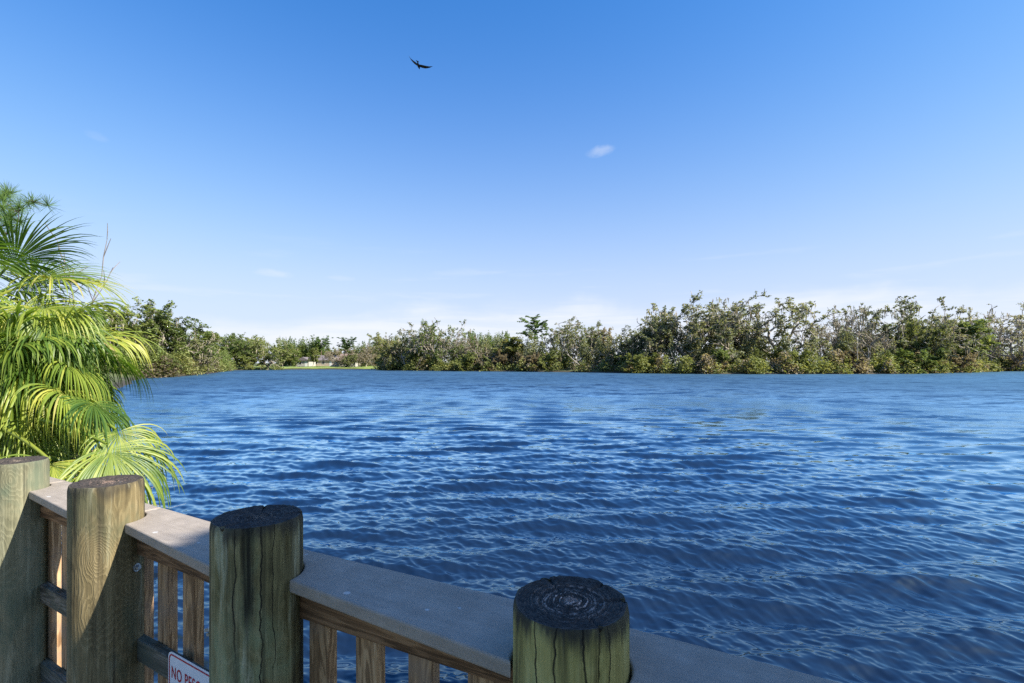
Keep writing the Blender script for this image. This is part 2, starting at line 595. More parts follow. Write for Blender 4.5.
def cap_mat(name, centre, amt):
    m, g, b = new_mat(name)
    tcn = g.n('ShaderNodeTexCoord').outputs['Object']
    p = g.mapping(tcn, scale=(1, 1, 0))
    wob = g.noise(p, 16, 4, 0.6)
    d = g.math('ADD', g.vmath('LENGTH', p), g.math('MULTIPLY', g.math('SUBTRACT', wob, 0.5), 0.022))
    cx = g.n('ShaderNodeCombineXYZ')
    g.put(cx.inputs[0], g.math('MULTIPLY', d, 155.0))
    rn = g.noise(cx.outputs[0], 1.0, 2, 0.6)
    ring = g.mrange(rn, 0.42, 0.58, -1.0, 1.0)
    patch = g.noise(p, 30, 5, 0.65)
    base = g.ramp(patch, [(0.3, (0.014, 0.012, 0.010)), (0.7, (0.068, 0.056, 0.046))])
    fibre = g.noise(g.mapping(tcn, scale=(60, 60, 60)), 1.0, 4, 0.7)
    light = g.math('MULTIPLY', g.mrange(ring, 0.0, 0.9), g.mrange(d, 0.105, 0.015))
    light = g.math('MULTIPLY', light, g.math('MULTIPLY', g.mrange(fibre, 0.36, 0.54), amt))
    light = g.math('MULTIPLY', light, g.mrange(g.noise(p, 38, 3, 0.6), 0.38, 0.62, 0.1, 1.0))
    light = g.math('MAXIMUM', light, g.math('MULTIPLY', g.mrange(g.math('ADD', d, g.math('MULTIPLY', g.math('SUBTRACT', patch, 0.5), 0.05)), 0.022, 0.006), g.math('MULTIPLY', fibre, amt)))
    c = g.mix(light, base, centre)
    lich = g.mrange(g.noise(p, 22, 3, 0.5), 0.70, 0.76)
    c = g.mix(g.math('MULTIPLY', lich, 0.55), c, (0.3, 0.31, 0.33))
    g.put(b.inputs['Base Color'], c)
    b.inputs['Roughness'].default_value = 0.8
    g.put(b.inputs['Normal'], g.bump(g.math('ADD', g.math('MULTIPLY', fibre, 0.6), g.math('MULTIPLY', ring, 0.12)), 0.6, 0.006))
    return m


PM = [
    post_mat('pale_green_treated_post', [(0.25, (0.07, 0.074, 0.044)), (0.5, (0.205, 0.20, 0.125)), (0.8, (0.36, 0.335, 0.22))],
             (0.09, 0.125, 0.085), 0.55, 0.45, [((0.075, -0.105, -0.085), 0.05, 0.9), ((0.02, -0.13, -0.42), 0.10, 0.8)], 1, 0.45, 0.25),
    post_mat('tan_weathered_post', [(0.25, (0.055, 0.044, 0.022)), (0.5, (0.19, 0.152, 0.076)), (0.8, (0.35, 0.285, 0.16))],
             (0.085, 0.095, 0.055), 0.42, 0.7, [((0.055, -0.115, -0.27), 0.05, 1.5), ((0.118, -0.04, -0.42), 0.075, 1.2), ((0.05, -0.12, -0.5), 0.06, 0.8)], 2, 0.6, 0.6),
    post_mat('dark_mossy_post', [(0.25, (0.055, 0.048, 0.022)), (0.5, (0.20, 0.175, 0.080)), (0.82, (0.46, 0.41, 0.23))],
             (0.20, 0.25, 0.14), 0.35, 0.95, [((0.02, -0.125, -0.45), 0.05, 0.6)], 3, 0.5, 0.75, ((-76, 0.024, 0.26), (-60, 0.003, 0.5), (-92, 0.003, 0.35), (-45, 0.002, 0.4)), 0.75),
    post_mat('olive_streaked_post', [(0.25, (0.085, 0.070, 0.024)), (0.5, (0.34, 0.30, 0.105)), (0.8, (0.58, 0.52, 0.22))],
             (0.14, 0.19, 0.09), 0.2, 0.8, [], 4, 0.35, 0.9, ((-110, 0.003, 0.3), (-84, 0.0035, 0.22), (-128, 0.0025, 0.3), (-60, 0.002, 0.25), (-72, 0.0025, 0.12))),
]
CM = [cap_mat('grey_worn_end_grain', (0.30, 0.24, 0.18), 0.9), cap_mat('dark_worn_end_grain', (0.38, 0.26, 0.20), 0.9),
      cap_mat('black_worn_end_grain', (0.34, 0.28, 0.22), 0.7), cap_mat('ringed_black_end_grain', (0.85, 0.62, 0.50), 1.0)]


def make_post(i):
    x, y, zt, r, look = POSTS[i]
    rng = np.random.RandomState(40 + i)
    na = 128
    ang = np.linspace(0, 2 * np.pi, na, endpoint=False)
    # irregular outline: faint flutes and drying cracks
    out = 1 + 0.012 * np.sin(ang * 2 + rng.uniform(0, 6)) + 0.007 * np.sin(ang * 5 + rng.uniform(0, 6)) + 0.003 * rng.randn(na)
    rimn = rng.randn(na)
    cracks = [(rng.uniform(0, 6.28), rng.uniform(0.03, 0.09), rng.uniform(0.2, 0.9)) for _ in range(7)]
    if i == 3:
        cracks.append((R(-112), 0.11, 0.34))
    V, Fc, MI = [], [], []
    zs = [0, -0.002, -0.006, -0.012, -0.02] + list(np.linspace(-0.035, -0.9, 50)) + [-1.4, -2.0, -2.7]
    for z in zs:
        chamfer = 0.955 + 0.045 * min(1, (-z / 0.02)) ** 0.5
        rr = r * out * chamfer * (1 + 0.012 * (-z))
        for (ca, wd, ln_) in cracks:
            dd = np.abs((ang - ca - 0.05 * math.sin(z * 9) + np.pi) % (2 * np.pi) - np.pi)
            dep = max(0, 1 - (-z) / ln_)
            rr = rr - 0.010 * dep * np.exp(-(dd / (wd * 0.45)) ** 2)
        rim = 0.0035 * np.clip(np.sin(ang * 7 + i) + 0.8 * np.sin(ang * 17 + 2 * i) + 0.6 * rimn, -1, 1.5) * max(0, 1 + z / 0.03)
        V.append(np.stack([np.cos(ang) * rr, np.sin(ang) * rr, z - rim * (z < -0.001)], -1))
    nring = len(zs)
    for a in range(nring - 1):
        for k in range(na):
            k2 = (k + 1) % na
            Fc.append((a * na + k, (a + 1) * na + k, (a + 1) * na + k2, a * na + k2))
            MI.append(0)
    side = np.concatenate(V)
    me = mesh_np('post', side, Fc, MI, smooth=True)
    body = link('post', me, None, [PM[look]], (x, y, zt))
    # worn end grain: growth rings eroded into shallow grooves
    nr = 60
    fr = np.linspace(0.0, 1.0, nr)
    V = []
    tilt = rng.uniform(-0.02, 0.02, 2)
    for q in fr:
        rr = r * out * 0.955 * q * (1 + (0.06 * np.sin(ang * 3 + 1) + 0.05 * np.sin(ang * 2)) * (1 - q))
        deep = 0.0030 * (1 - q) ** 0.6 if i >= 4 else 0.0016 * (1 - q)
        zz = deep * np.sin(q * r * 520 + 9 * np.sin(q * 7) + 0.5 * np.sin(ang * 4) + 0.3 * np.sin(ang * 9)) - 0.004 * (1 - q) * (q < 0.97) \
            + 0.0012 * rng.randn(na) * (q < 0.97)
        for (ca, wd, ln_) in cracks:
            dd = np.abs((ang - ca + np.pi) % (2 * np.pi) - np.pi)
            zz = zz - 0.012 * q ** 1.5 * (1 if q < 0.985 else 0.5) * np.exp(-(dd / (wd * 0.4)) ** 2)
        V.append(np.stack([np.cos(ang) * rr, np.sin(ang) * rr, zz], -1))
    Fc = []
    for a in range(nr - 1):
        for k in range(na):
            k2 = (k + 1) % na
            Fc.append((a * na + k, (a + 1) * na + k, (a + 1) * na + k2, a * na + k2))
    me = mesh_np('end_grain', np.concatenate(V), Fc, smooth=True)
    link('end_grain', me, body, [CM[look]])
    return body


railing = empty('railing', (POSTS[4][0], POSTS[4][1], DECK_Z))
tag(railing, 'weathered timber boardwalk railing with fat round posts, grey handrail and brown pickets', 'railing')
RO = Vector(railing.location)


def under(o, par, world_loc=None):
    """parent o to par keeping it where it is"""
    o.parent = par
    o.location = (Vector(world_loc) if world_loc is not None else o.location) - RO
    return o


LBL = {1: 'pale green round post with a knot below its top, farthest left', 2: 'tan round post with swirling grain around a knot',
       3: 'dark mossy round post with a black crack down its face', 4: 'olive round post whose black top shows growth rings'}
post_objs = []
for i in range(len(POSTS)):
    p = make_post(i)
    under(p, railing)
    if i in LBL:
        p['label'] = LBL[i]
    post_objs.append(p)

# handrail boards, notched round the posts
m_board, g, b = new_mat('grey_composite_board')
tcn = g.n('ShaderNodeTexCoord').outputs['Object']
sp = g.noise(tcn, 420, 3, 0.7)
sp2 = g.noise(tcn, 11, 5, 0.6)
st = g.noise(g.mapping(tcn, scale=(2.5, 45, 45)), 1.0, 4, 0.6)
t = g.math('ADD', g.math('MULTIPLY', sp, 0.55), g.math('ADD', g.math('MULTIPLY', sp2, 0.36), g.math('MULTIPLY', st, 0.26)))
c = g.ramp(t, [(0.35, (0.185, 0.158, 0.128)), (0.55, (0.275, 0.237, 0.195)), (0.72, (0.39, 0.34, 0.285))])
dz = g.sep(tcn)[2]
spots = g.n('ShaderNodeTexVoronoi', feature='F1')
g.put(spots.inputs['Vector'], g.mapping(tcn, scale=(9, 10, 7), loc=(0.3, 0.6, 0.1)))
spots.inputs['Scale'].default_value = 1.0
dirty = g.math('ADD', spots.outputs['Distance'], g.math('MULTIPLY', g.noise(tcn, 120, 3, 0.6), 0.05))
c = g.mix(g.math('MULTIPLY', g.mrange(dirty, 0.128, 0.108), 0.7), c, (0.55, 0.55, 0.53))
g.put(b.inputs['Base Color'], c)
b.inputs['Roughness'].default_value = 0.62
b.inputs['Specular IOR Level'].default_value = 0.4
g.put(b.inputs['Normal'], g.bump(g.math('ADD', sp, g.math('MULTIPLY', st, 0.8)), 0.35, 0.003))


def wood_mat(name, c0, c1, c2, stain=None, seed=0.0, axis_='x'):
    m, g, b = new_mat(name)
    tcn = g.n('ShaderNodeTexCoord').outputs['Object']
    oi = g.n('ShaderNodeObjectInfo').outputs['Random']
    v = g.vmath('ADD', tcn, g.vmath('SCALE', (7.3, 3.1, 5.7), scale=oi))
    sc = (2.0, 40, 40) if axis_ == 'x' else (40, 40, 2.0)
    lo = (0.9, 12, 12) if axis_ == 'x' else (12, 12, 0.9)
    gr = g.noise(g.mapping(v, scale=sc), 1.0, 6, 0.6, 0.6)
    bl = g.noise(g.mapping(v, scale=lo), 1.0, 5, 0.6, 0.8)
    band = g.mrange(g.math('SINE', g.math('MULTIPLY', bl, 60.0)), -0.6, 1.0)
    t = g.math('ADD', g.math('MULTIPLY', gr, 0.6), g.math('ADD', g.math('MULTIPLY', bl, 0.25), g.math('MULTIPLY', band, 0.16)))
    c = g.ramp(t, [(0.36, c0), (0.54, c1), (0.72, c2)])
    c = g.mix(g.math('MULTIPLY', oi, 0.35), c, g.mix(1.0, c, (0.75, 0.68, 0.6), 'MULTIPLY'))
    if stain:
        c = g.mix(g.math('MULTIPLY', g.mrange(g.noise(v, 7, 5, 0.6), 0.42, 0.66), 0.7), c, stain)
    g.put(b.inputs['Base Color'], c)
    b.inputs['Roughness'].default_value = 0.75
    b.inputs['Specular IOR Level'].default_value = 0.3
    g.put(b.inputs['Normal'], g.bump(t, 0.5, 0.004))
    return m


m_sub = wood_mat('brown_stained_rail_wood', (0.075, 0.040, 0.018), (0.21, 0.115, 0.055), (0.35, 0.21, 0.11))
m_mid = wood_mat('grey_mossy_rail_wood', (0.045, 0.045, 0.035), (0.14, 0.13, 0.10), (0.27, 0.25, 0.20), (0.07, 0.085, 0.06))
m_pick = wood_mat('tan_picket_wood', (0.20, 0.115, 0.055), (0.50, 0.31, 0.155), (0.68, 0.48, 0.28), (0.28, 0.20, 0.14), axis_='z')


def frame_obj(name, bm, mats, origin, ang, parent=None):
    o = bm_obj(name, bm, None, mats)
    o.location = origin
    o.rotation_euler = (0, 0, ang)
    return o


def box_bm(x0, x1, y0, y1, z0, z1, bev=0.003, segs=2):
    bm = bmesh.new()
    bmesh.ops.create_cube(bm, size=1)
    for v in bm.verts:
        v.co = ((x0 + x1) / 2 + v.co.x * (x1 - x0), (y0 + y1) / 2 + v.co.y * (y1 - y0), (z0 + z1) / 2 + v.co.z * (z1 - z0))
    if bev:
        bmesh.ops.bevel(bm, geom=list(bm.edges), offset=bev, segments=segs, profile=0.5, affect='EDGES')
    return bm


NEAR = [(0.0, 0.045), (-0.012, 0.045), (-0.010, 0.052), (-0.008, 0.058), (0.02, 0.045)]   # deck edge of each board at its two ends
PICK_T = {0: 3.90, 1: 2.81, 2: 1.858, 3: 0.911, 4: -0.10}
for bay in range(5):
    A, B = POSTS[bay], POSTS[bay + 1]
    a = Vector((A[0], A[1], 0))
    bb = Vector((B[0], B[1], 0))
    L = (bb - a).length
    u = (bb - a).normalized()
    ang = math.atan2(u.y, u.x)
    # local frame: x along the rail to the right, y towards the water
    ra, rb = A[3] + 0.004, B[3] + 0.004
    n0, n1 = NEAR[bay]
    far = 0.203
    pts = []
    a0 = math.asin(-n0 / ra)          # local angle where near edge meets left post
    for q in np.linspace(math.pi / 2, a0, 16):
        pts.append((ra * math.cos(q), ra * math.sin(q)))
    b0 = math.pi + math.asin(n1 / rb)
    for q in np.linspace(b0, math.pi / 2, 16):
        pts.append((L + rb * math.cos(q), rb * math.sin(q)))
    pts[0] = (0.0025, ra)
    pts[-1] = (L - 0.0025, rb)
    pts += [(L - 0.0025, far), (0.0025, far)]
    bm = bmesh.new()
    vs = [bm.verts.new((x, y, 0)) for x, y in pts]
    f = bm.faces.new(vs)
    bm.normal_update()
    if f.normal.z < 0:
        f.normal_flip()
    ex = bmesh.ops.extrude_face_region(bm, geom=[f])
    for v in ex['geom']:
        if isinstance(v, bmesh.types.BMVert):
            v.co.z -= 0.040
    bmesh.ops.recalc_face_normals(bm, faces=bm.faces)
    eds = [e for e in bm.edges if abs(e.verts[0].co.z - e.verts[1].co.z) < 1e-5]
    bmesh.ops.bevel(bm, geom=eds, offset=0.007, segments=3, profile=0.5, affect='EDGES')
    o = frame_obj('handrail', bm, [m_board], (a.x, a.y, RAIL_Z), ang)
    under(o, railing)
    # rails under the board, on the water side of the post axis
    for nm, zt, hh, m_ in (('top_rail', RAIL_Z - 0.043, 0.100, m_sub), ('middle_rail', CAMZ - 1.137, 0.088, m_mid), ('bottom_rail', CAMZ - 1.535, 0.088, m_mid)):
        x0 = math.sqrt(ra * ra - 0.06 ** 2) - 0.03
        o = frame_obj(nm, box_bm(x0, L - x0, 0.060, 0.098, zt - hh, zt), [m_], (a.x, a.y, 0), ang)
        under(o, railing)
    # pickets nailed to the water side of the rails
    P4 = Vector((POSTS[4][0], POSTS[4][1], 0))
    ta = (P4 - a).dot(U)               # distance of this bay's left post from the olive post
    t0 = PICK_T[bay]
    t = t0 - 0.196 * 8
    while t < t0 + 0.196 * 8:
        xl = ta - t                    # left edge in the bay's frame
        if -0.035 < xl and xl + 0.083 < L + 0.03:
            bm = box_bm(-0.041, 0.041, 0.1005, 0.139, CAMZ - 1.66, RAIL_Z - 0.044, 0.003)
            o = frame_obj('picket', bm, [m_pick], a + u * (xl + 0.041), ang)
            under(o, railing)
        t += 0.196

m_steel = simple('galvanised_steel', (0.42, 0.43, 0.44), 0.45, 0.2, 40, 0.1, 0.8)


def bolt(loc, dirn, parent, par_world):
    bm = bmesh.new()
    bmesh.ops.create_cone(bm, segments=20, radius1=0.017, radius2=0.017, depth=0.004, cap_ends=True, matrix=Matrix.Translation((0, 0, 0.002)))
    bmesh.ops.create_cone(bm, segments=6, radius1=0.0105, radius2=0.0095, depth=0.010, cap_ends=True, matrix=Matrix.Translation((0, 0, 0.009)))
    o = bm_obj('bolt', bm, parent, [m_steel])
    o.rotation_euler = Vector(dirn).to_track_quat('Z', 'Y').to_euler()
    o.location = Vector(loc) - Vector(par_world)


for i, zc, th_ in ((3, CAMZ - 0.79, 203), (3, CAMZ - 0.815, 193), (2, CAMZ - 0.84, -3)):
    x, y, zt, r, _ = POSTS[i]
    d = Vector((math.cos(R(th_)), math.sin(R(th_)), 0))
    bolt(Vector((x, y, zc)) + d * (r * 1.0), d, post_objs[i], (x, y, zt))

# ---- boardwalk deck the railing stands on
m_deck = wood_mat('grey_deck_plank', (0.20, 0.17, 0.13), (0.36, 0.31, 0.245), (0.48, 0.42, 0.34), (0.24, 0.21, 0.16))
bm = bmesh.new()
for k in range(17):
    n_ = 0.16 + k * 0.15 - 0.30
    b2 = box_bm(-4.6, 1.6, -n_ - 0.142, -n_, -0.04, 0.0, 0.004, 1)
    tmp = bpy.data.meshes.new('t')
    b2.to_mesh(tmp)
    b2.free()
    bm.from_mesh(tmp)
    bpy.data.meshes.remove(tmp)
deck = bm_obj('boardwalk', bm, None, [m_deck])
deck.location = (POSTS[4][0], POSTS[4][1], DECK_Z)
deck.rotation_euler = (0, 0, math.atan2(U.y, U.x))
tag(deck, kind='structure')

# ---- sign on the middle rail
SA = Vector((POSTS[2][0], POSTS[2][1], 0))
SU = (Vector((POSTS[3][0], POSTS[3][1], 0)) - SA).normalized()
SN = Vector((SU.y, -SU.x, 0))
SGP = SA + SU * 0.372 - SN * 0.055
sign = empty('sign', (SGP.x, SGP.y, CAMZ - 1.102))
sign.rotation_euler = (R(90), 0, math.atan2(SU.y, SU.x))
print('sign px', 512 + F * SGP.x / SGP.y, HZ + F * 1.139 / SGP.y)
tag(sign, 'white metal notice with red border and red capitals fixed to the middle rail', 'sign')
m_swhite = simple('white_sign_paint', (0.74, 0.76, 0.78), 0.4, 0.05, 20, 0.0)
m_sred = simple('red_sign_paint', (0.42, 0.010, 0.028), 0.45, 0.1, 30, 0.0)


def round_rect(w, h, r, k=8):
    p = []
    for cx, cy, a0 in ((w - r, -r, 90), (w - r, -h + r, 0), (r, -h + r, -90), (r, -r, 180)):
        for q in range(k + 1):
            a = R(a0 - 90 * q / k)
            p.append((cx + r * math.cos(a), cy + r * math.sin(a)))
    return p


SW, SHh = 0.345, 0.44
bm = bmesh.new()
f = bm.faces.new([bm.verts.new((x, y, 0.0)) for x, y in round_rect(SW, SHh, 0.028)])
ex = bmesh.ops.extrude_face_region(bm, geom=[f])
for v in ex['geom']:
    if isinstance(v, bmesh.types.BMVert):
        v.co.z -= 0.002
bmesh.ops.recalc_face_normals(bm, faces=bm.faces)
bm_obj('plate', bm, sign, [m_swhite])
bm = bmesh.new()
o_ = [bm.verts.new((x + 0.007, y - 0.007, 0.0012)) for x, y in round_rect(SW - 0.014, SHh - 0.014, 0.024)]
i_ = [bm.verts.new((x + 0.0125, y - 0.0125, 0.0012)) for x, y in round_rect(SW - 0.025, SHh - 0.025, 0.019)]
for k in range(len(o_)):
    bm.faces.new((o_[k], o_[(k + 1) % len(o_)], i_[(k + 1) % len(o_)], i_[k]))
bmesh.ops.recalc_face_normals(bm, faces=bm.faces)
bm_obj('border', bm, sign, [m_sred])
fc = bpy.data.curves.new('lettering', 'FONT')
fc.body = 'NO PESCAR'
fc.size = 0.064
fc.space_character = 1.12
fc.space_word = 1.0
fc.offset = 0.0006
tmpo = bpy.data.objects.new('lettering_source', fc)
COL.objects.link(tmpo)
bpy.context.view_layer.update()
tm = bpy.data.meshes.new_from_object(tmpo.evaluated_get(bpy.context.evaluated_depsgraph_get()))
bpy.data.objects.remove(tmpo)
lo = link('lettering', tm, sign, [m_sred])
lo.scale = (0.72, 1, 1)
lo.location = (0.024, -0.096, 0.0013)

# ------------------------------------------------------------------ trees
class Tree:
    def __init__(s, seed):
        s.r = np.random.RandomState(seed)
        s.V, s.Fc, s.nv = [], [], 0
        s.LV, s.MV = [], []
        s.tips = []

    def tube(s, pts, rad, k=5):
        pts = np.array(pts)
        n = len(pts)
        d = np.gradient(pts, axis=0)
        d /= np.linalg.norm(d, axis=1, keepdims=True) + 1e-9
        ref = np.where(np.abs(d[:, 2:3]) > 0.9, np.array([[1.0, 0, 0]]), np.array([[0, 0, 1.0]]))
        a = np.cross(d, ref)
        a /= np.linalg.norm(a, axis=1, keepdims=True) + 1e-9
        b_ = np.cross(d, a)
        q = np.arange(k) * 2 * np.pi / k
        ring = pts[:, None, :] + np.array(rad)[:, None, None] * (a[:, None, :] * np.cos(q)[None, :, None] + b_[:, None, :] * np.sin(q)[None, :, None])
        s.V.append(ring.reshape(-1, 3))
        i = np.arange(n - 1)[:, None] * k
        j = np.arange(k)[None, :]
        j2 = (j + 1) % k
        f = np.stack([i + j, i + j2, i + k + j2, i + k + j], -1).reshape(-1, 4) + s.nv
        s.Fc.append(f)
        s.nv += n * k

    def branch(s, p, d, L, r, lvl, P):
        n = max(3, int(L / P.get('step', 0.7)) + 2)
        pts, rad = [np.array(p, float)], [r]
        d = np.array(d, float)
        end = P['taper'][lvl]
        for i in range(1, n):
            d = d + s.r.randn(3) * P['wob'][lvl] + np.array([0, 0, P['trop'][lvl]])
            d /= np.linalg.norm(d)
            pts.append(pts[-1] + d * L / (n - 1))
            rad.append(max(P.get('rmin', 0.0) * (1.0 if i < n - 1 else 0.5), r * (1 - (1 - end) * i / (n - 1))))
        s.tube(pts, rad, 7 if lvl == 0 else (5 if lvl < 3 else 3))
        pts = np.array(pts)
        if lvl >= P['leaf_lvl']:
            for i in range(1, n):
                if s.r.rand() < P['leaf_p']:
                    s.tips.append((pts[i], lvl))
        if P.get('moss') and lvl >= 1:
            for i in range(1, n):
                if s.r.rand() < P['moss']:
                    s.MV.append(pts[i])
        if lvl < P['max']:
            nc = P['kids'][lvl]
            nc = int(nc + (s.r.rand() < nc % 1))
            az0 = s.r.uniform(0, 6.28)
            for c in range(nc):
                t = P['from'][lvl] + (1 - P['from'][lvl]) * ((c + s.r.uniform(0.3, 1)) / nc)
                x = min(n - 1.001, t * (n - 1))
                i = int(x)
                q = pts[i] + (pts[i + 1] - pts[i]) * (x - i)
                dd = pts[i + 1] - pts[i]
                dd /= np.linalg.norm(dd)
                a = np.cross(dd, [0.1, 0.3, 1.0] if abs(dd[2]) < 0.9 else [1.0, 0, 0])
                a /= np.linalg.norm(a)
                b_ = np.cross(dd, a)
                az = az0 + c * 2.4 + s.r.uniform(-0.5, 0.5)
                an = R(s.r.uniform(*P['ang'][lvl]))
                nd = dd * math.cos(an) + (a * math.cos(az) + b_ * math.sin(az)) * math.sin(an)
                s.branch(q, nd, L * s.r.uniform(*P['len'][lvl]), rad[i] * s.r.uniform(0.5, 0.72), lvl + 1, P)

    def leaves(s, P):
        c = np.array([t[0] for t in s.tips])
        if len(c) == 0:
            return None
        m = P['per']
        cc = np.repeat(c, m, axis=0)
        o = s.r.randn(len(cc), 3)
        o /= np.linalg.norm(o, axis=1, keepdims=True)
        rad = P['clump'] * np.repeat(s.r.uniform(0.5, 1.25, len(c)), m) * s.r.rand(len(cc)) ** 0.45
        cc = cc + o * rad[:, None] * np.array([1, 1, P.get('flat', 0.7)])
        return quads(cc, P['leaf'] * s.r.uniform(0.6, 1.3, len(cc)), s.r, up=P.get('up', 0.8), aspect=P.get('aspect', 1.5))

    def moss(s, P):
        c = np.array(s.MV)
        c = np.repeat(c, 3, axis=0)
        c = c + s.r.randn(*c.shape) * np.array([0.3, 0.3, 0.1])
        L = s.r.uniform(0.5, 1.7, len(c))
        w = s.r.uniform(0.06, 0.16, len(c))
        az = s.r.uniform(0, 6.28, len(c))
        h = np.stack([np.cos(az), np.sin(az), np.zeros(len(c))], -1) * w[:, None]
        dn = np.stack([s.r.randn(len(c)) * 0.1, s.r.randn(len(c)) * 0.1, -L], -1)
        V = np.stack([c - h, c + h, c + h * 0.3 + dn, c - h * 0.3 + dn], 1).reshape(-1, 3)
        return V, np.arange(len(V)).reshape(-1, 4)


def quads(c, size, r, up=0.3, aspect=1.5):
    n = len(c)
    nn = r.randn(n, 3)
    nn[:, 2] = np.abs(nn[:, 2]) + up
    nn /= np.linalg.norm(nn, axis=1, keepdims=True)
    t = np.cross(nn, r.randn(n, 3))
    t /= np.linalg.norm(t, axis=1, keepdims=True) + 1e-9
    bt = np.cross(nn, t)
    t = t * (size * aspect / 2)[:, None]
    bt = bt * (size / 2)[:, None]
    fold = nn * (size * 0.18)[:, None]
    V = np.stack([c - t, c - bt + fold, c + t, c + bt + fold], 1).reshape(-1, 3)
    return V, np.arange(len(V)).reshape(-1, 4)


def bark(name, c0, c1):
    m, g, b = new_mat(name)
    tcn = g.n('ShaderNodeTexCoord').outputs['Object']
    f = g.noise(g.mapping(tcn, scale=(3, 3, 0.8)), 1.5, 6, 0.65)
    g.put(b.inputs['Base Color'], g.ramp(f, [(0.35, c0), (0.65, c1)]))
    b.inputs['Roughness'].default_value = 0.9
    g.put(b.inputs['Normal'], g.bump(f, 0.6, 0.05))
    return m


m_bark_grey = bark('grey_oak_bark', (0.20, 0.175, 0.14), (0.46, 0.41, 0.34))
m_bark_pale = bark('pale_dead_bark', (0.20, 0.175, 0.14), (0.46, 0.42, 0.36))
m_bark_pine = bark('brown_pine_bark', (0.075, 0.05, 0.035), (0.20, 0.145, 0.105))
m_leaf_oak = leaf_mat('grey_green_oak_leaf', [(0.2, (0.128, 0.156, 0.080)), (0.5, (0.248, 0.282, 0.153)), (0.72, (0.362, 0.360, 0.232)), (0.9, (0.441, 0.365, 0.304))])
m_leaf_green = leaf_mat('deep_green_leaf', [(0.2, (0.102, 0.159, 0.047)), (0.55, (0.211, 0.276, 0.086)), (0.85, (0.374, 0.400, 0.156))])
m_leaf_olive = leaf_mat('yellowish_olive_leaf', [(0.2, (0.118, 0.156, 0.051)), (0.5, (0.222, 0.266, 0.089)), (0.72, (0.341, 0.355, 0.140)), (0.9, (0.391, 0.344, 0.204))])
m_leaf_tan = leaf_mat('dry_tan_leaf', [(0.2, (0.167, 0.140, 0.089)), (0.5, (0.282, 0.241, 0.165)), (0.8, (0.419, 0.371, 0.278))], tint=0.1)
m_moss = leaf_mat('spanish_moss', [(0.3, (0.25, 0.22, 0.16)), (0.8, (0.46, 0.41, 0.31))], trans=0.2)
m_pine = leaf_mat('pine_needle', [(0.2, (0.05, 0.10, 0.025)), (0.5, (0.10, 0.19, 0.045)), (0.85, (0.20, 0.28, 0.07))], trans=0.25)

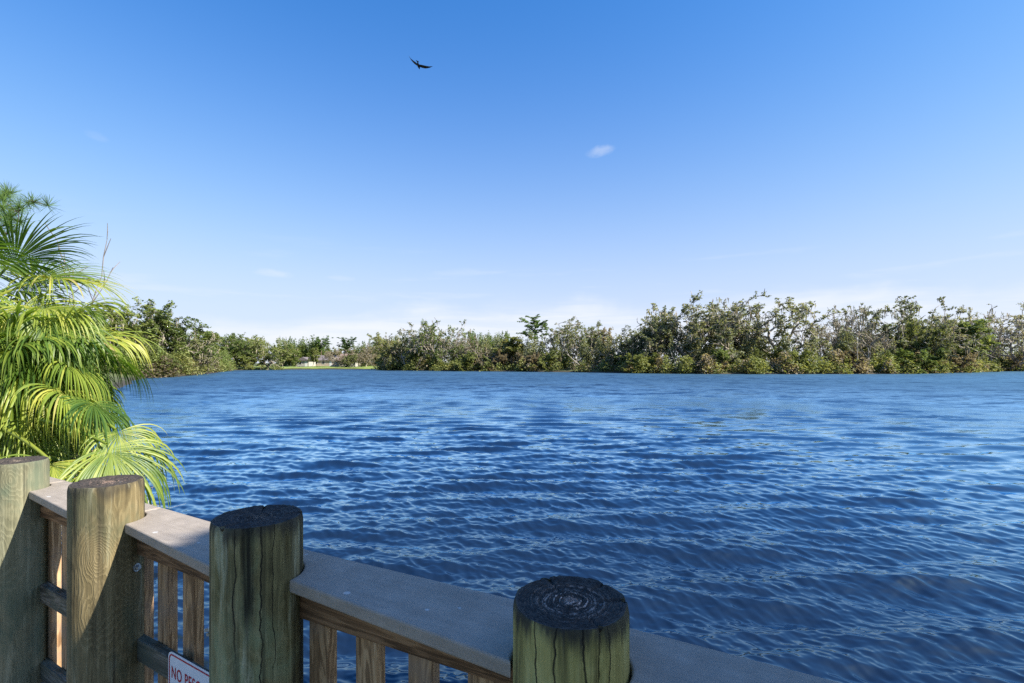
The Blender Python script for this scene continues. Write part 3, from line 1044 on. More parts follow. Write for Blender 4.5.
KINDS = {
    # full-size live oak stripped by storm: twisting open limbs, tufts of leaf at the ends
    'sparse_oak': dict(H=15.0, trunk=(2.4, 0.6), max=4, taper=[0.8, 0.55, 0.5, 0.5, 0.5], wob=[0.10, 0.20, 0.24, 0.26, 0.28], trop=[0.1, 0.03, 0.03, 0.03, 0.02],
                       kids=[5.2, 4.6, 4.2, 3.0], len=[(2.8, 3.8), (0.5, 0.72), (0.45, 0.65), (0.45, 0.65)], ang=[(25, 72), (25, 60), (25, 65), (20, 70)],
                       **{'from': [0.75, 0.25, 0.25, 0.3]}, leaf_lvl=3, leaf_p=0.52, per=13, clump=0.60, leaf=0.30, flat=0.65, moss=0.09, rmin=0.07),
    'full_oak': dict(H=14.0, trunk=(2.4, 0.55), max=4, taper=[0.8, 0.55, 0.5, 0.5, 0.5], wob=[0.10, 0.18, 0.22, 0.25, 0.28], trop=[0.1, 0.04, 0.04, 0.03, 0.02],
                     kids=[6, 5, 4.2, 2.6], len=[(2.4, 3.3), (0.5, 0.72), (0.45, 0.65), (0.45, 0.65)], ang=[(15, 72), (25, 60), (25, 65), (20, 70)],
                     **{'from': [0.6, 0.25, 0.25, 0.3]}, leaf_lvl=3, leaf_p=0.85, per=13, clump=0.72, leaf=0.33, flat=0.7, moss=0.05, rmin=0.05),
    'bare_oak': dict(H=14.0, trunk=(3.0, 0.5), max=4, taper=[0.8, 0.55, 0.5, 0.5, 0.5], wob=[0.10, 0.2, 0.24, 0.25, 0.28], trop=[0.1, 0.05, 0.04, 0.03, 0.02],
                     kids=[4.6, 4.2, 4.0, 2.8], len=[(2.4, 3.2), (0.5, 0.72), (0.45, 0.65), (0.45, 0.65)], ang=[(18, 60), (25, 55), (25, 65), (20, 70)],
                     **{'from': [0.7, 0.25, 0.25, 0.3]}, leaf_lvl=3, leaf_p=0.14, per=8, clump=0.5, leaf=0.26, flat=0.65, moss=0.15, rmin=0.075),
    'tall_pine': dict(H=18.0, trunk=(16.5, 0.30), max=2, taper=[0.3, 0.35, 0.5], wob=[0.02, 0.10, 0.2], trop=[0.03, 0.10, 0.06], step=1.0,
                      kids=[17, 4, 0], len=[(0.13, 0.24), (0.4, 0.65), (0.5, 0.6)], ang=[(55, 95), (25, 60), (20, 50)],
                      **{'from': [0.62, 0.35, 0.3]}, leaf_lvl=1, leaf_p=0.8, per=26, clump=0.62, leaf=0.26, flat=0.5, aspect=2.2),
    'slim_tree': dict(H=12.0, trunk=(9.5, 0.2), max=3, taper=[0.3, 0.4, 0.4, 0.4], wob=[0.06, 0.15, 0.22, 0.25], trop=[0.05, 0.1, 0.05, 0.03], step=0.8,
                      kids=[14, 3.5, 2.2], len=[(0.18, 0.34), (0.4, 0.65), (0.45, 0.6)], ang=[(30, 70), (25, 60), (20, 60)],
                      **{'from': [0.25, 0.3, 0.3]}, leaf_lvl=2, leaf_p=0.9, per=18, clump=0.75, leaf=0.36, flat=0.8, moss=0.05),
    'shrub': dict(H=4.0, trunk=(0.5, 0.10), max=3, taper=[0.8, 0.5, 0.45, 0.4], wob=[0.1, 0.2, 0.25, 0.28], trop=[0.1, 0.05, 0.02, 0.0], step=0.4,
                  kids=[7, 5, 3.4], len=[(4.5, 7.0), (0.4, 0.65), (0.4, 0.6)], ang=[(10, 70), (25, 60), (25, 65)],
                  **{'from': [0.3, 0.2, 0.25]}, leaf_lvl=2, leaf_p=0.95, per=14, clump=0.5, leaf=0.27, flat=0.8, moss=0.0),
}


def build_tree_meshes(kind, seed):
    P = KINDS[kind]
    T = Tree(seed)
    T.branch((0, 0, -0.4), (T.r.randn() * 0.06, T.r.randn() * 0.06, 1), P['trunk'][0] + 0.4, P['trunk'][1], 0, P)
    V = np.concatenate(T.V)
    L = T.leaves(P)
    hz = max(V[:, 2].max(), L[0][:, 2].max() if L is not None else 0)
    k = P['H'] / hz
    me_t = mesh_np('trunk', V * k, np.concatenate(T.Fc), smooth=True)
    me_c = None
    if L is not None:
        LV_, LF, mi = L[0] * k, L[1], np.zeros(len(L[1]), dtype=np.int32)
        if P.get('moss') and T.MV:          # grey moss hanging in the crown
            M = T.moss(P)
            LF = np.concatenate([LF, M[1] + len(LV_)])
            LV_ = np.concatenate([LV_, M[0] * k])
            mi = np.concatenate([mi, np.ones(len(M[1]), dtype=np.int32)])
        me_c = mesh_np('crown', LV_, LF, mi)
    return me_t, me_c


PROTO = {}


def proto(kind, var, leafm, barkm):
    key = (kind, var, leafm.name, barkm.name)
    if key not in PROTO:
        base = (kind, var)
        if base not in PROTO:
            PROTO[base] = build_tree_meshes(kind, 100 + var * 17 + len(kind) * 3)
        a, c = PROTO[base]
        a, c = a.copy(), c.copy() if c else None
        a.materials.append(barkm)
        if c:
            c.materials.append(leafm)
            c.materials.append(m_moss)
        PROTO[key] = (a, c)
    return PROTO[key]


def tree(name, kind, var, leafm, barkm, x, y, h, wide, label, cat, group, rz=None, seed=0, sink=0.0):
    a, c = proto(kind, var, leafm, barkm)
    r = random.Random(seed * 7 + int(x * 10) + int(y * 3))
    o = empty(name, (x, y, gh(x, y) - sink), r.uniform(0, 6.28) if rz is None else rz)
    k = h / KINDS[kind]['H']
    o.scale = (k * wide, k * wide, k)
    tag(o, label, cat, group)
    link('trunk', a, o)
    if c:
        link('crown', c, o)
    return o


def at(px, y):
    return (px - 512) / F * y


OAK, GRN, OLV, TAN = m_leaf_oak, m_leaf_green, m_leaf_olive, m_leaf_tan
BG, BP, BN = m_bark_grey, m_bark_pale, m_bark_pine
GR = 'trees along the far shore'
# (name, kind, variant, leaf, bark, px, top py, distance, width factor, label)
TREES = [
    ('oak_tree', 'full_oak', 0, GRN, BG, 122, 299, 92, 0.95, 'tall dense green tree rising just right of the near palm, highest of the left bank'),
    ('oak_tree', 'full_oak', 1, GRN, BG, 158, 311, 98, 0.9, 'round green tree on the left bank beside its tallest tree'),
    ('oak_tree', 'sparse_oak', 0, OLV, BG, 184, 331, 104, 0.9, 'thin olive tree with broken pale limbs near the tip of the left bank'),
    ('oak_tree', 'full_oak', 2, OLV, BG, 140, 335, 86, 0.9, 'low olive tree leaning over the water at the foot of the left bank'),
    ('broadleaf_tree', 'slim_tree', 0, GRN, BG, 212, 333, 150, 1.2, 'slim green tree just past the tip of the left bank'),
    ('broadleaf_tree', 'full_oak', 1, GRN, BG, 234, 334, 172, 0.9, 'green tree with a flat top left of the bushy tree by the lawn'),
    ('broadleaf_tree', 'full_oak', 0, GRN, BG, 267, 337, 176, 0.85, 'bushy dark green tree standing at the left end of the lawn'),
    ('broadleaf_tree', 'slim_tree', 1, OLV, BG, 291, 350, 205, 1.3, 'small tree behind the left white house'),
    ('pine_tree', 'tall_pine', 0, m_pine, BN, 321, 337, 214, 1.0, 'lone umbrella topped pine standing above the houses on the lawn'),
    ('pine_tree', 'tall_pine', 1, m_pine, BN, 346, 339, 212, 1.15, 'flat topped pine right above the second house'),
    ('broadleaf_tree', 'full_oak', 1, OLV, BG, 317, 348, 228, 1.2, 'wide green tree filling the gap left of the lone umbrella topped pine'),
    ('broadleaf_tree', 'full_oak', 0, GRN, BG, 355, 346, 226, 1.2, 'dark green tree behind the red brown roof'),
    ('broadleaf_tree', 'sparse_oak', 2, OLV, BG, 372, 343, 210, 1.1, 'tall thin tree just left of the wooded shore'),
    ('broadleaf_tree', 'full_oak', 1, GRN, BG, 250, 338, 190, 1.1, 'green tree close left of the bushy dark green tree'),
    ('broadleaf_tree', 'slim_tree', 2, OLV, BG, 300, 347, 215, 1.3, 'pale slim tree just right of the small white house roof'),
    ('broadleaf_tree', 'full_oak', 2, OLV, BG, 333, 349, 222, 1.1, 'olive tree low between the two pines over the houses'),
    ('broadleaf_tree', 'slim_tree', 0, OLV, BG, 313, 350, 194, 0.8, 'small olive tree on the lawn between the two left houses'),
    ('broadleaf_tree', 'slim_tree', 1, GRN, BG, 296, 352, 193, 0.8, 'small round tree on the lawn hiding the left end of the small white house'),
    ('broadleaf_tree', 'full_oak', 2, OLV, BG, 352, 352, 194, 0.8, 'low olive tree on the lawn in front of the red brown roof'),
    ('broadleaf_tree', 'sparse_oak', 3, TAN, BG, 334, 351, 195, 0.9, 'low tan tree on the lawn in front of the long low house'),
    ('broadleaf_tree', 'sparse_oak', 1, TAN, BG, 366, 345, 200, 1.0, 'brownish tree at the right end of the lawn'),
    ('oak_tree', 'full_oak', 0, OLV, BG, 388, 334, 170, 0.8, 'olive tree where the lawn gives way to the wooded shore'),
    ('oak_tree', 'sparse_oak', 2, OAK, BG, 412, 325, 165, 0.9, 'open oak left of the tallest tree of the middle shore'),
    ('oak_tree', 'sparse_oak', 0, GRN, BG, 434, 320, 162, 0.8, 'tallest open crowned tree of the wooded shore left of the middle'),
    ('bare_tree', 'bare_oak', 0, TAN, BP, 458, 335, 158, 0.9, 'grey bare tree with thin twigs right of the tall open crowned tree'),
    ('oak_tree', 'sparse_oak', 1, TAN, BG, 486, 337, 155, 0.9, 'low tan tree hung with moss in the middle of the far shore'),
    ('broadleaf_tree', 'slim_tree', 2, OLV, BG, 510, 339, 150, 1.5, 'low yellowish tree left of the flat topped cypress'),
    ('cypress_tree', 'tall_pine', 2, m_pine, BG, 534, 317, 150, 1.0, 'dark tree with flat layered limbs standing out above the middle shore'),
    ('oak_tree', 'sparse_oak', 2, OAK, BG, 565, 316, 146, 0.95, 'spreading oak just right of the dark layered tree'),
    ('oak_tree', 'sparse_oak', 0, OLV, BG, 588, 322, 143, 0.75, 'olive oak with ragged top left of the dip in the treeline'),
    ('bare_tree', 'slim_tree', 1, TAN, BG, 604, 329, 138, 0.55, 'narrow dark tree wrapped in vines by the dip in the treeline'),
    ('oak_tree', 'sparse_oak', 1, OAK, BG, 634, 320, 128, 0.8, 'oak at the left foot of the big stand of oaks'),
    ('oak_tree', 'full_oak', 2, OAK, BG, 655, 306, 124, 0.75, 'leafy oak forming the left shoulder of the big stand of oaks'),
    ('oak_tree', 'sparse_oak', 0, OAK, BG, 690, 296, 122, 0.95, 'large open oak at the left of the big stand, limbs showing through its crown'),
    ('oak_tree', 'sparse_oak', 2, OAK, BG, 728, 295, 121, 0.95, 'large open oak in the middle of the big stand of oaks'),
    ('oak_tree', 'bare_oak', 1, OAK, BG, 748, 297, 126, 0.9, 'oak with many bare grey limbs in the middle of the big stand'),
    ('oak_tree', 'sparse_oak', 3, OAK, BG, 779, 297, 120, 0.95, 'oak at the right end of the big stand reaching a long limb to the right'),
    ('bare_tree', 'bare_oak', 2, TAN, BG, 820, 317, 122, 0.8, 'bare brownish tree in the gap right of the big stand of oaks'),
    ('bare_tree', 'bare_oak', 0, OAK, BG, 842, 306, 124, 0.75, 'tall thin bare tree halfway between the big stand and the leaning oak'),
    ('oak_tree', 'bare_oak', 1, TAN, BP, 862, 318, 120, 0.85, 'pale bare oak hung with moss left of the tall leaning oak'),
    ('oak_tree', 'sparse_oak', 3, OAK, BG, 892, 297, 122, 0.8, 'tall oak leaning right with one dark limb above its neighbours'),
    ('oak_tree', 'full_oak', 1, OLV, BG, 918, 318, 122, 0.8, 'rounded olive tree just right of the tall leaning oak'),
    ('oak_tree', 'sparse_oak', 0, OAK, BG, 940, 308, 132, 0.8, 'open oak with sky showing through right of the rounded olive tree'),
    ('broadleaf_tree', 'slim_tree', 0, GRN, BG, 972, 321, 128, 1.0, 'bright green slim tree in front of the right hand oaks'),
    ('oak_tree', 'sparse_oak', 1, OAK, BG, 963, 308, 142, 0.8, 'open oak behind the bright green slim tree'),
    ('oak_tree', 'bare_oak', 2, OAK, BG, 992, 305, 144, 0.85, 'bare limbed oak second from the right edge of the view'),
    ('oak_tree', 'sparse_oak', 2, OAK, BG, 1018, 306, 146, 0.85, 'open oak at the right edge of the view'),
]
WID = {'sparse_oak': 1.2, 'full_oak': 1.15, 'bare_oak': 1.15, 'tall_pine': 1.3, 'slim_tree': 1.3, 'shrub': 1.0}
for k, (nm, kind, var, lf, bk, px, ty, y, wd, lab) in enumerate(TREES):
    x = at(px, y)
    h = CAMZ + (HZ - ty + 2.5) / F * y - gh(x, y)
    tree(nm, kind, var, lf, bk, x, y, h, wd * WID[kind], lab, 'tree', GR, seed=k)

SHRUBS = [
    (152, 352, 84, OLV, 1.2, 'olive bush overhanging the water below the left bank trees'),
    (186, 354, 100, TAN, 1.2, 'tan dry bush at the tip of the left bank'),
    (168, 349, 94, OLV, 1.0, 'yellowish bush under the round tree of the left bank'),
    (244, 353, 168, GRN, 1.2, 'small bright green bush by the water left of the bushy dark tree'),
    (398, 352, 163, OLV, 1.2, 'olive bush at the water where the wooded shore begins'),
    (425, 350, 160, OLV, 1.1, 'bush below the tallest tree of the wooded shore left of the middle'),
    (473, 350, 149, OLV, 1.2, 'yellow green bush under the low tan tree'),
    (500, 347, 146, TAN, 1.1, 'pale tan bush left of the dark layered tree'),
    (528, 350, 142, TAN, 1.1, 'brown bush below the dark layered tree'),
    (556, 348, 138, OLV, 1.1, 'olive bush below the spreading oak'),
    (616, 348, 128, OLV, 1.3, 'sunny yellow green bush in the dip of the treeline'),
    (640, 350, 118, OLV, 1.2, 'yellowish bush at the left foot of the oak stand'),
    (716, 345, 113, GRN, 1.0, 'fresh green bush below the middle of the oak stand'),
    (758, 347, 112, OLV, 1.1, 'yellowish bush under the limbs of the oak stand'),
    (792, 346, 112, OLV, 1.1, 'olive bush at the right foot of the oak stand'),
    (844, 346, 113, TAN, 1.0, 'tan bush at the water right of the oak stand'),
    (886, 349, 112, GRN, 1.0, 'small dark bush below the leaning oak'),
    (914, 345, 111, GRN, 1.4, 'wide dense green bush hanging over the water below the olive tree'),
    (955, 350, 114, TAN, 1.0, 'brownish bush right of the wide dense green bush'),
    (978, 347, 118, OLV, 1.2, 'bright olive bush at the water near the right edge'),
    (1008, 352, 128, TAN, 1.1, 'low brown bush at the right edge of the view'),
]
for k, (px, ty, y, lf, wd, lab) in enumerate(SHRUBS):
    x = at(px, y)
    d = float(shore_sdf(np.array([x]), np.array([y]))[0])
    if d < 0.8:                         # keep the foot on land
        q = Vector((x, y)).normalized()
        for _ in range(60):
            if float(shore_sdf(np.array([x]), np.array([y]))[0]) > 0.8:
                break
            y += 0.5
            x = at(px, y)
    h = CAMZ + (HZ - ty) / F * y - gh(x, y)
    tree('shrub', 'shrub', k % 3, lf, BG, x, y, h, wd, lab, 'shrub', 'bushes at the water of the far shore', seed=50 + k)


# undergrowth that reads as one mass between and behind the trees
def thicket(name, spans, mats, seed, per, qs=0.5):
    r = np.random.RandomState(seed)
    V = []
    for (x, y, w, h) in spans:
        n = int(per * w * h / 14)
        c = r.randn(n, 3) * 0.5
        c = np.clip(c, -1, 1)
        z0 = max(gh(x, y), 0.0) - 0.05
        p = np.stack([x + c[:, 0] * w / 2, y + c[:, 1] * w / 2, z0 + (r.rand(n) ** 0.8) * h * np.exp(-(c[:, 0] ** 2 + c[:, 1] ** 2) * 0.7)], -1)
        V.append(p)
    P = np.concatenate(V)
    q = quads(P, r.uniform(0.5, 1.0, len(P)) * qs, r, up=0.7)
    me = mesh_np(name, q[0], q[1])
    return me


rs = random.Random(8)


def spans_along(d0, d1, hmin, hmax, n, part):
    out = []
    segs = []
    for i in range(part[0], part[1]):
        a, b_ = SH_A[i], SH_A[i + 1]
        segs.append((a, b_, np.hypot(*(b_ - a))))
    tot = sum(s[2] for s in segs)
    k = 0
    while k < n:
        t = rs.uniform(0, tot)
        for a, b_, l in segs:
            if t < l:
                break
            t -= l
        p = a + (b_ - a) * min(1, t / l)
        nrm_ = np.array([-(b_ - a)[1], (b_ - a)[0]]) / l
        if float(shore_sdf(np.array([p[0] + nrm_[0]]), np.array([p[1] + nrm_[1]]))[0]) < 0:
            nrm_ = -nrm_
        dd = rs.uniform(d0, d1)
        q = p + nrm_ * dd
        out.append((q[0], q[1], rs.uniform(2.0, 4.5), rs.uniform(hmin, hmax)))
        k += 1
    return out


for nm, m_, d0, d1, h0, h1, n, part, lab, seed in (
        ('undergrowth', OLV, -1.4, 4, 1.5, 4.4, 210, (7, 18), 'olive undergrowth crowding the waterline of the far shore', 1),
        ('undergrowth', TAN, -0.3, 7, 1.5, 5.2, 140, (7, 18), 'dry tan undergrowth and vines tangled among the far trees', 2),
        ('undergrowth', OAK, 5, 18, 5.5, 11.0, 230, (7, 18), 'dim grey green thicket behind the first trees of the far shore', 3),
        ('undergrowth', OLV, -0.5, 10, 1.2, 4.2, 70, (0, 3), 'olive undergrowth along the left bank', 4),
        ('undergrowth', TAN, -0.5, 12, 1.2, 4.6, 60, (0, 3), 'dry tan brush mixed into the left bank', 4),
        ('undergrowth', GRN, 0.5, 14, 2.5, 6.5, 60, (0, 3), 'green bushes behind the brush of the left bank', 4),
        ('undergrowth', GRN, 27, 48, 9.0, 14.0, 260, (2, 8), 'dark green wood closing the view behind the lawn', 5)):
    me = thicket('undergrowth', spans_along(d0, d1, h0, h1, n, part), None, seed, 420 if seed == 4 else 230, 0.36 if seed == 4 else 0.46)
    tag(link(nm, me, mats=[m_]), lab, 'undergrowth', kind='stuff')

# bare pale trunks and fallen limbs that show between the bushes
def snag(seed, h, lean, forks, rad=0.09):
    T = Tree(seed)
    P = dict(max=2, taper=[0.4, 0.3, 0.3], wob=[0.07, 0.14, 0.2], trop=[0.02, 0.04, 0.02], kids=[forks, 2, 0], len=[(0.3, 0.55), (0.35, 0.6), (0.3, 0.5)],
             ang=[(25, 60), (25, 60), (20, 50)], leaf_lvl=9, leaf_p=0, step=h / 9)
    P['from'] = [0.3, 0.3, 0.3]
    T.branch((0, 0, -0.2), (lean, T.r.randn() * 0.1, 1), h, rad, 0, P)
    return mesh_np('limb', np.concatenate(T.V), np.concatenate(T.Fc), smooth=True)


for k, (px, y, h, lean, lab) in enumerate((
        (191, 106, 5.5, 0.9, 'pale broken trunk leaning right at the tip of the left bank'),
        (408, 158, 6.5, -0.5, 'pale bare trunk leaning left below the open oak'),
        (452, 152, 5.0, 0.2, 'thin pale upright trunk near the brown root plate'),
        (585, 132, 6.5, -0.9, 'pale fallen trunk leaning left into the dip of the treeline'),
        (678, 112, 4.5, -0.3, 'short pale trunk at the water below the left oak of the stand'),
        (858, 112, 6.5, -0.35, 'tall pale bare trunk left of the leaning oak'),
        (868, 113, 5.5, 0.25, 'pale forked trunk beside the tall pale bare trunk'),
        (806, 113, 5.0, 0.7, 'pale leaning trunk right of the oak stand'))):
    x = at(px, y)
    while gh(x, y) < 0.15:
        y += 0.5
        x = at(px, y)
    o = link('broken_tree', snag(300 + k, h, lean, 4, 0.16), mats=[m_bark_pale], loc=(x, y, gh(x, y)))
    tag(o, lab, 'dead tree', 'storm broken trunks')

# brown root plate of an overturned tree
bm = bmesh.new()
bmesh.ops.create_icosphere(bm, subdivisions=4, radius=1)
rr = random.Random(4)
from mathutils import noise as mnoise
for v in bm.verts:
    k = 1 + 0.35 * mnoise.noise(v.co * 2.2) + 0.2 * mnoise.noise(v.co * 6)
    v.co = Vector((v.co.x * 2.6 * k, v.co.y * 0.7 * k, v.co.z * 0.9 * k + 0.5))
o = bm_obj('root_plate', bm, None, [simple('red_brown_earth', (0.10, 0.05, 0.035), 0.95, 0.5, 3, 0.6)], True)
yq = 150.0
while gh(at(457, yq), yq) < 0.1:
    yq += 0.5
o.location = (at(457, yq), yq, gh(at(457, yq), yq))
tag(o, 'low red brown root plate of an overturned tree at the waterline left of the middle', 'root plate')

# ------------------------------------------------------------------ houses on the lawn
m_wallw = simple('white_house_wall', (0.40, 0.385, 0.35), 0.8, 0.08, 1.0, 0.0)
m_wallt = simple('tan_house_wall', (0.42, 0.34, 0.29), 0.8, 0.1, 1.0, 0.0)
m_roofg = simple('grey_shingle_roof', (0.15, 0.13, 0.135), 0.85, 0.25, 2.0, 0.3)
m_roofb = simple('red_brown_shingle_roof', (0.20, 0.145, 0.12), 0.85, 0.25, 2.0, 0.3)
m_glass = simple('dark_window_glass', (0.03, 0.035, 0.045), 0.1, 0.1, 1.0, 0.0)
m_trim = simple('white_trim', (0.7, 0.7, 0.68), 0.6, 0.05, 1.0, 0.0)


def house(px, y, w, d, wall, roof, wm, rm, label, gable_front):
    x = at(px, y)
    h = empty('house', (x, y, gh(x, y)))
    tag(h, label, 'house', 'houses on the lawn')
    bm = box_bm(-w / 2, w / 2, 0, d, -0.5, wall, 0)
    bm_obj('wall', bm, h, [wm])
    bm = bmesh.new()
    o_ = 0.5
    if gable_front:
        prof = [(-w / 2 - o_, wall - 0.25), (0, wall + roof), (w / 2 + o_, wall - 0.25)]
        ys_ = (-o_, d + o_)
        P = lambda a, s: (a[0], s, a[1])
    else:
        prof = [(-o_, wall - 0.2), (d / 2, wall + roof), (d + o_, wall - 0.2)]
        ys_ = (-w / 2 - o_, w / 2 + o_)
        P = lambda a, s: (s, a[0], a[1])
    A_ = [bm.verts.new(P(a, ys_[0])) for a in prof]
    B_ = [bm.verts.new(P(a, ys_[1])) for a in prof]
    bm.faces.new(A_)
    bm.faces.new(B_[::-1])
    for i in range(3):
        bm.faces.new((A_[i], A_[(i + 1) % 3], B_[(i + 1) % 3], B_[i]))
    bmesh.ops.recalc_face_normals(bm, faces=bm.faces)
    bm_obj('roof', bm, h, [rm])
    nwin = max(2, int(w / 3))
    for i in range(nwin):
        wx = -w / 2 + w * (i + 0.5) / nwin
        if i == nwin // 2:
            fr = bm_obj('door', box_bm(wx - 0.5, wx + 0.5, -0.06, -0.003, 0, 2.1, 0), h, [m_trim])
        else:
            fr = bm_obj('window', box_bm(wx - 0.65, wx + 0.65, -0.06, -0.003, 0.9, 2.1, 0), h, [m_trim])
            bm_obj('pane', box_bm(wx - 0.55, wx + 0.55, -0.08, -0.062, 1.0, 2.0, 0), fr, [m_glass])


house(303, 199, 4.6, 7, 2.6, 1.2, m_wallw, m_roofg, 'small white house at the left of the lawn', True)
house(327, 207, 12, 8, 2.6, 2.0, m_wallt, m_roofg, 'long low house with a dark grey roof in the middle of the lawn', False)
house(347, 201, 6.5, 7, 2.6, 2.6, m_wallw, m_roofb, 'white house with a red brown roof at the right of the lawn', False)

# ------------------------------------------------------------------ near cabbage palm
m_frond = None
m_frond, g, b = new_mat('palm_frond')
nt = m_frond.node_tree
geo = g.n('ShaderNodeNewGeometry')
oi = g.n('ShaderNodeObjectInfo')
f = g.math('ADD', g.math('MULTIPLY', geo.outputs['Random Per Island'], 0.45), g.math('MULTIPLY', oi.outputs['Random'], 0.55))
c = g.ramp(f, [(0.08, (0.045, 0.105, 0.018)), (0.4, (0.11, 0.19, 0.030)), (0.70, (0.26, 0.33, 0.050)), (0.92, (0.47, 0.47, 0.10)), (0.97, (0.42, 0.34, 0.18))])
g.put(b.inputs['Base Color'], c)
b.inputs['Roughness'].default_value = 0.42
b.inputs['Specular IOR Level'].default_value = 0.45
tr = g.n('ShaderNodeBsdfTranslucent')
g.put(tr.inputs['Color'], g.mix(1.0, c, (1.5, 1.45, 0.6), 'MULTIPLY'))
mx = g.n('ShaderNodeMixShader')
mx.inputs[0].default_value = 0.42
nt.links.new(b.outputs[0], mx.inputs[1])
nt.links.new(tr.outputs[0], mx.inputs[2])
nt.links.new(mx.outputs[0], nt.nodes['Material Output'].inputs['Surface'])
m_dead = leaf_mat('dead_palm_frond', [(0.2, (0.11, 0.08, 0.05)), (0.5, (0.24, 0.18, 0.115)), (0.9, (0.38, 0.31, 0.21))], trans=0.2)
m_ptrunk = bark('palm_trunk_bark', (0.09, 0.07, 0.05), (0.25, 0.21, 0.165))


def frond_mesh(base, hub_dir, pet, L, nseg, spread, droop, seed, fold=0.35, sag=0.25, hang=0.0):
    """one fan leaf: petiole, then folded segments that fray and hang at their tips"""
    r = np.random.RandomState(seed)
    V, Fq = [], []
    d = np.array(hub_dir, float)
    d /= np.linalg.norm(d)
    # petiole
    pts = [np.array(base, float)]
    n = 8
    for i in range(n):
        d = d + np.array([0, 0, -sag / n])
        d /= np.linalg.norm(d)
        pts.append(pts[-1] + d * pet / n)
    T = Tree(seed)
    T.tube(pts, np.linspace(0.020, 0.011, len(pts)), 5)
    V.append(T.V[0])
    Fq.append(T.Fc[0])
    nv = T.nv
    hub = pts[-1]
    z = np.array([0, 0, 1.0])
    d0 = d.copy()
    d = d + np.array([0, 0, -hang])
    d /= np.linalg.norm(d)
    side = np.cross(d0, z)
    if np.linalg.norm(side) < 0.2:
        side = np.array([1.0, 0, 0])
    side /= np.linalg.norm(side)
    roll = r.uniform(-0.5, 0.5)
    up = np.cross(side, d)
    side, up = side * math.cos(roll) + up * math.sin(roll), up * math.cos(roll) - side * math.sin(roll)
    da = spread / (nseg - 1)
    for i in range(nseg):
        a = -spread / 2 + da * i + r.randn() * da * 0.45
        Li = L * (0.72 + 0.28 * math.cos(a * 0.75)) * r.uniform(0.86, 1.08)
        costa = 0.22 * L * max(0, math.cos(a * 0.6))
        st = hub + d * costa * 0.5
        dd = d * math.cos(a) + side * math.sin(a) + up * (0.10 + 0.16 * abs(math.sin(a)))
        dd /= np.linalg.norm(dd)
        nrm_ = np.cross(side * math.cos(a) - d * math.sin(a), dd)
        m = 9
        p = st.copy()
        dr = droop * r.uniform(0.55, 1.6)
        wr = r.uniform(0.6, 1.25)
        rows_ = []
        for j in range(m + 1):
            t = j / m
            w_f = t * Li * da * 0.55
            wmx = 0.0112 * (L / 0.7) * wr
            w = min(w_f, wmx) * (1.0 if t < 0.35 else max(0.02, 1 - ((t - 0.35) / 0.65) ** 1.4))
            cr = np.cross(dd, nrm_)
            cr /= np.linalg.norm(cr) + 1e-9
            nn = np.cross(cr, dd)
            rows_.append([p - cr * w + nn * w * fold, p, p + cr * w + nn * w * fold])
            p = p + dd * Li / m
            dd = dd + np.array([r.randn() * 0.02, r.randn() * 0.02, -dr * (0.15 + 1.25 * t ** 1.7)]) / m * 2.0
            dd /= np.linalg.norm(dd)
        A = np.array(rows_).reshape(-1, 3)
        V.append(A)
        q = np.arange(m)[:, None] * 3 + np.arange(2)[None, :]
        Fq.append(np.stack([q, q + 1, q + 4, q + 3], -1).reshape(-1, 4) + nv)
        nv += len(A)
    return mesh_np('frond', np.concatenate(V), np.concatenate(Fq), smooth=False)


rp = random.Random(77)


def cabbage_palm(pc, label, nf, seed, el0, el1, Lr, petr, drr, skirt, explicit=()):
    palm = empty('cabbage_palm', (pc.x - 0.25, pc.y + 0.1, gh(pc.x, pc.y)))
    tag(palm, label, 'palm tree', 'palms at the left end of the railing')
    pb = Vector(palm.location)
    T = Tree(seed)
    c_ = np.array(pc - pb)
    tp = [np.array([0, 0, -0.3]) * (1 - t) + c_ * t + np.array([0.06 * math.sin(t * 3), 0, 0]) for t in np.linspace(0, 1, 26)]
    T.tube(tp, [0.15 + 0.018 * (i % 2) for i in range(len(tp))], 14)
    link('trunk', mesh_np('trunk', T.V[0], T.Fc[0], smooth=True), palm, [m_ptrunk])
    for i in range(nf):
        az = i * 2.39996 + rp.uniform(-0.2, 0.2)
        t = i / (nf - 1)
        el = R(el0 + (el1 - el0) * t ** 0.9) + rp.uniform(-0.12, 0.12)
        d = (math.cos(az) * math.cos(el), math.sin(az) * math.cos(el), math.sin(el))
        me = frond_mesh(c_ + np.array([0, 0, 0.12 * (1 - t)]), d, rp.uniform(*petr), rp.uniform(*Lr), 66, R(rp.uniform(200, 260)),
                        drr[0] + (drr[1] - drr[0]) * t + rp.uniform(-0.2, 0.4), seed + i, sag=0.35 + 0.4 * t, hang=0.15 + 1.5 * t)
        link('frond', me, palm, [m_frond])
    for i in range(skirt):              # dead brown skirt
        az = i * 2.39996 * 1.3 + 0.6
        el = R(rp.uniform(-72, -50))
        d = (math.cos(az) * math.cos(el), math.sin(az) * math.cos(el), math.sin(el))
        me = frond_mesh(c_ + np.array([0, 0, -0.15]), d, rp.uniform(0.5, 0.8), rp.uniform(0.5, 0.65), 30, R(150), 2.0, seed + 200 + i, sag=0.6)
        o = link('frond', me, palm, [m_dead])
        o['label'] = 'dead brown frond'
    for i, (hx, hy, hd, ddx, ddz, L, dr, sp_) in enumerate(explicit):
        hub = px3(hx, hy, hd)
        dv = Vector((ddx, rp.uniform(-0.35, -0.1), ddz)).normalized()
        base = hub - dv * 0.7 - Vector((0, 0, 0.08))
        me = frond_mesh(base - pb, dv + Vector((0, 0, 0.12)), 0.7, L, 62, R(sp_), dr, seed + 300 + i, sag=0.22, hang=1.1 if i == 0 else 0.35 + 0.3 * (i % 3))
        link('frond', me, palm, [m_frond])
    return palm


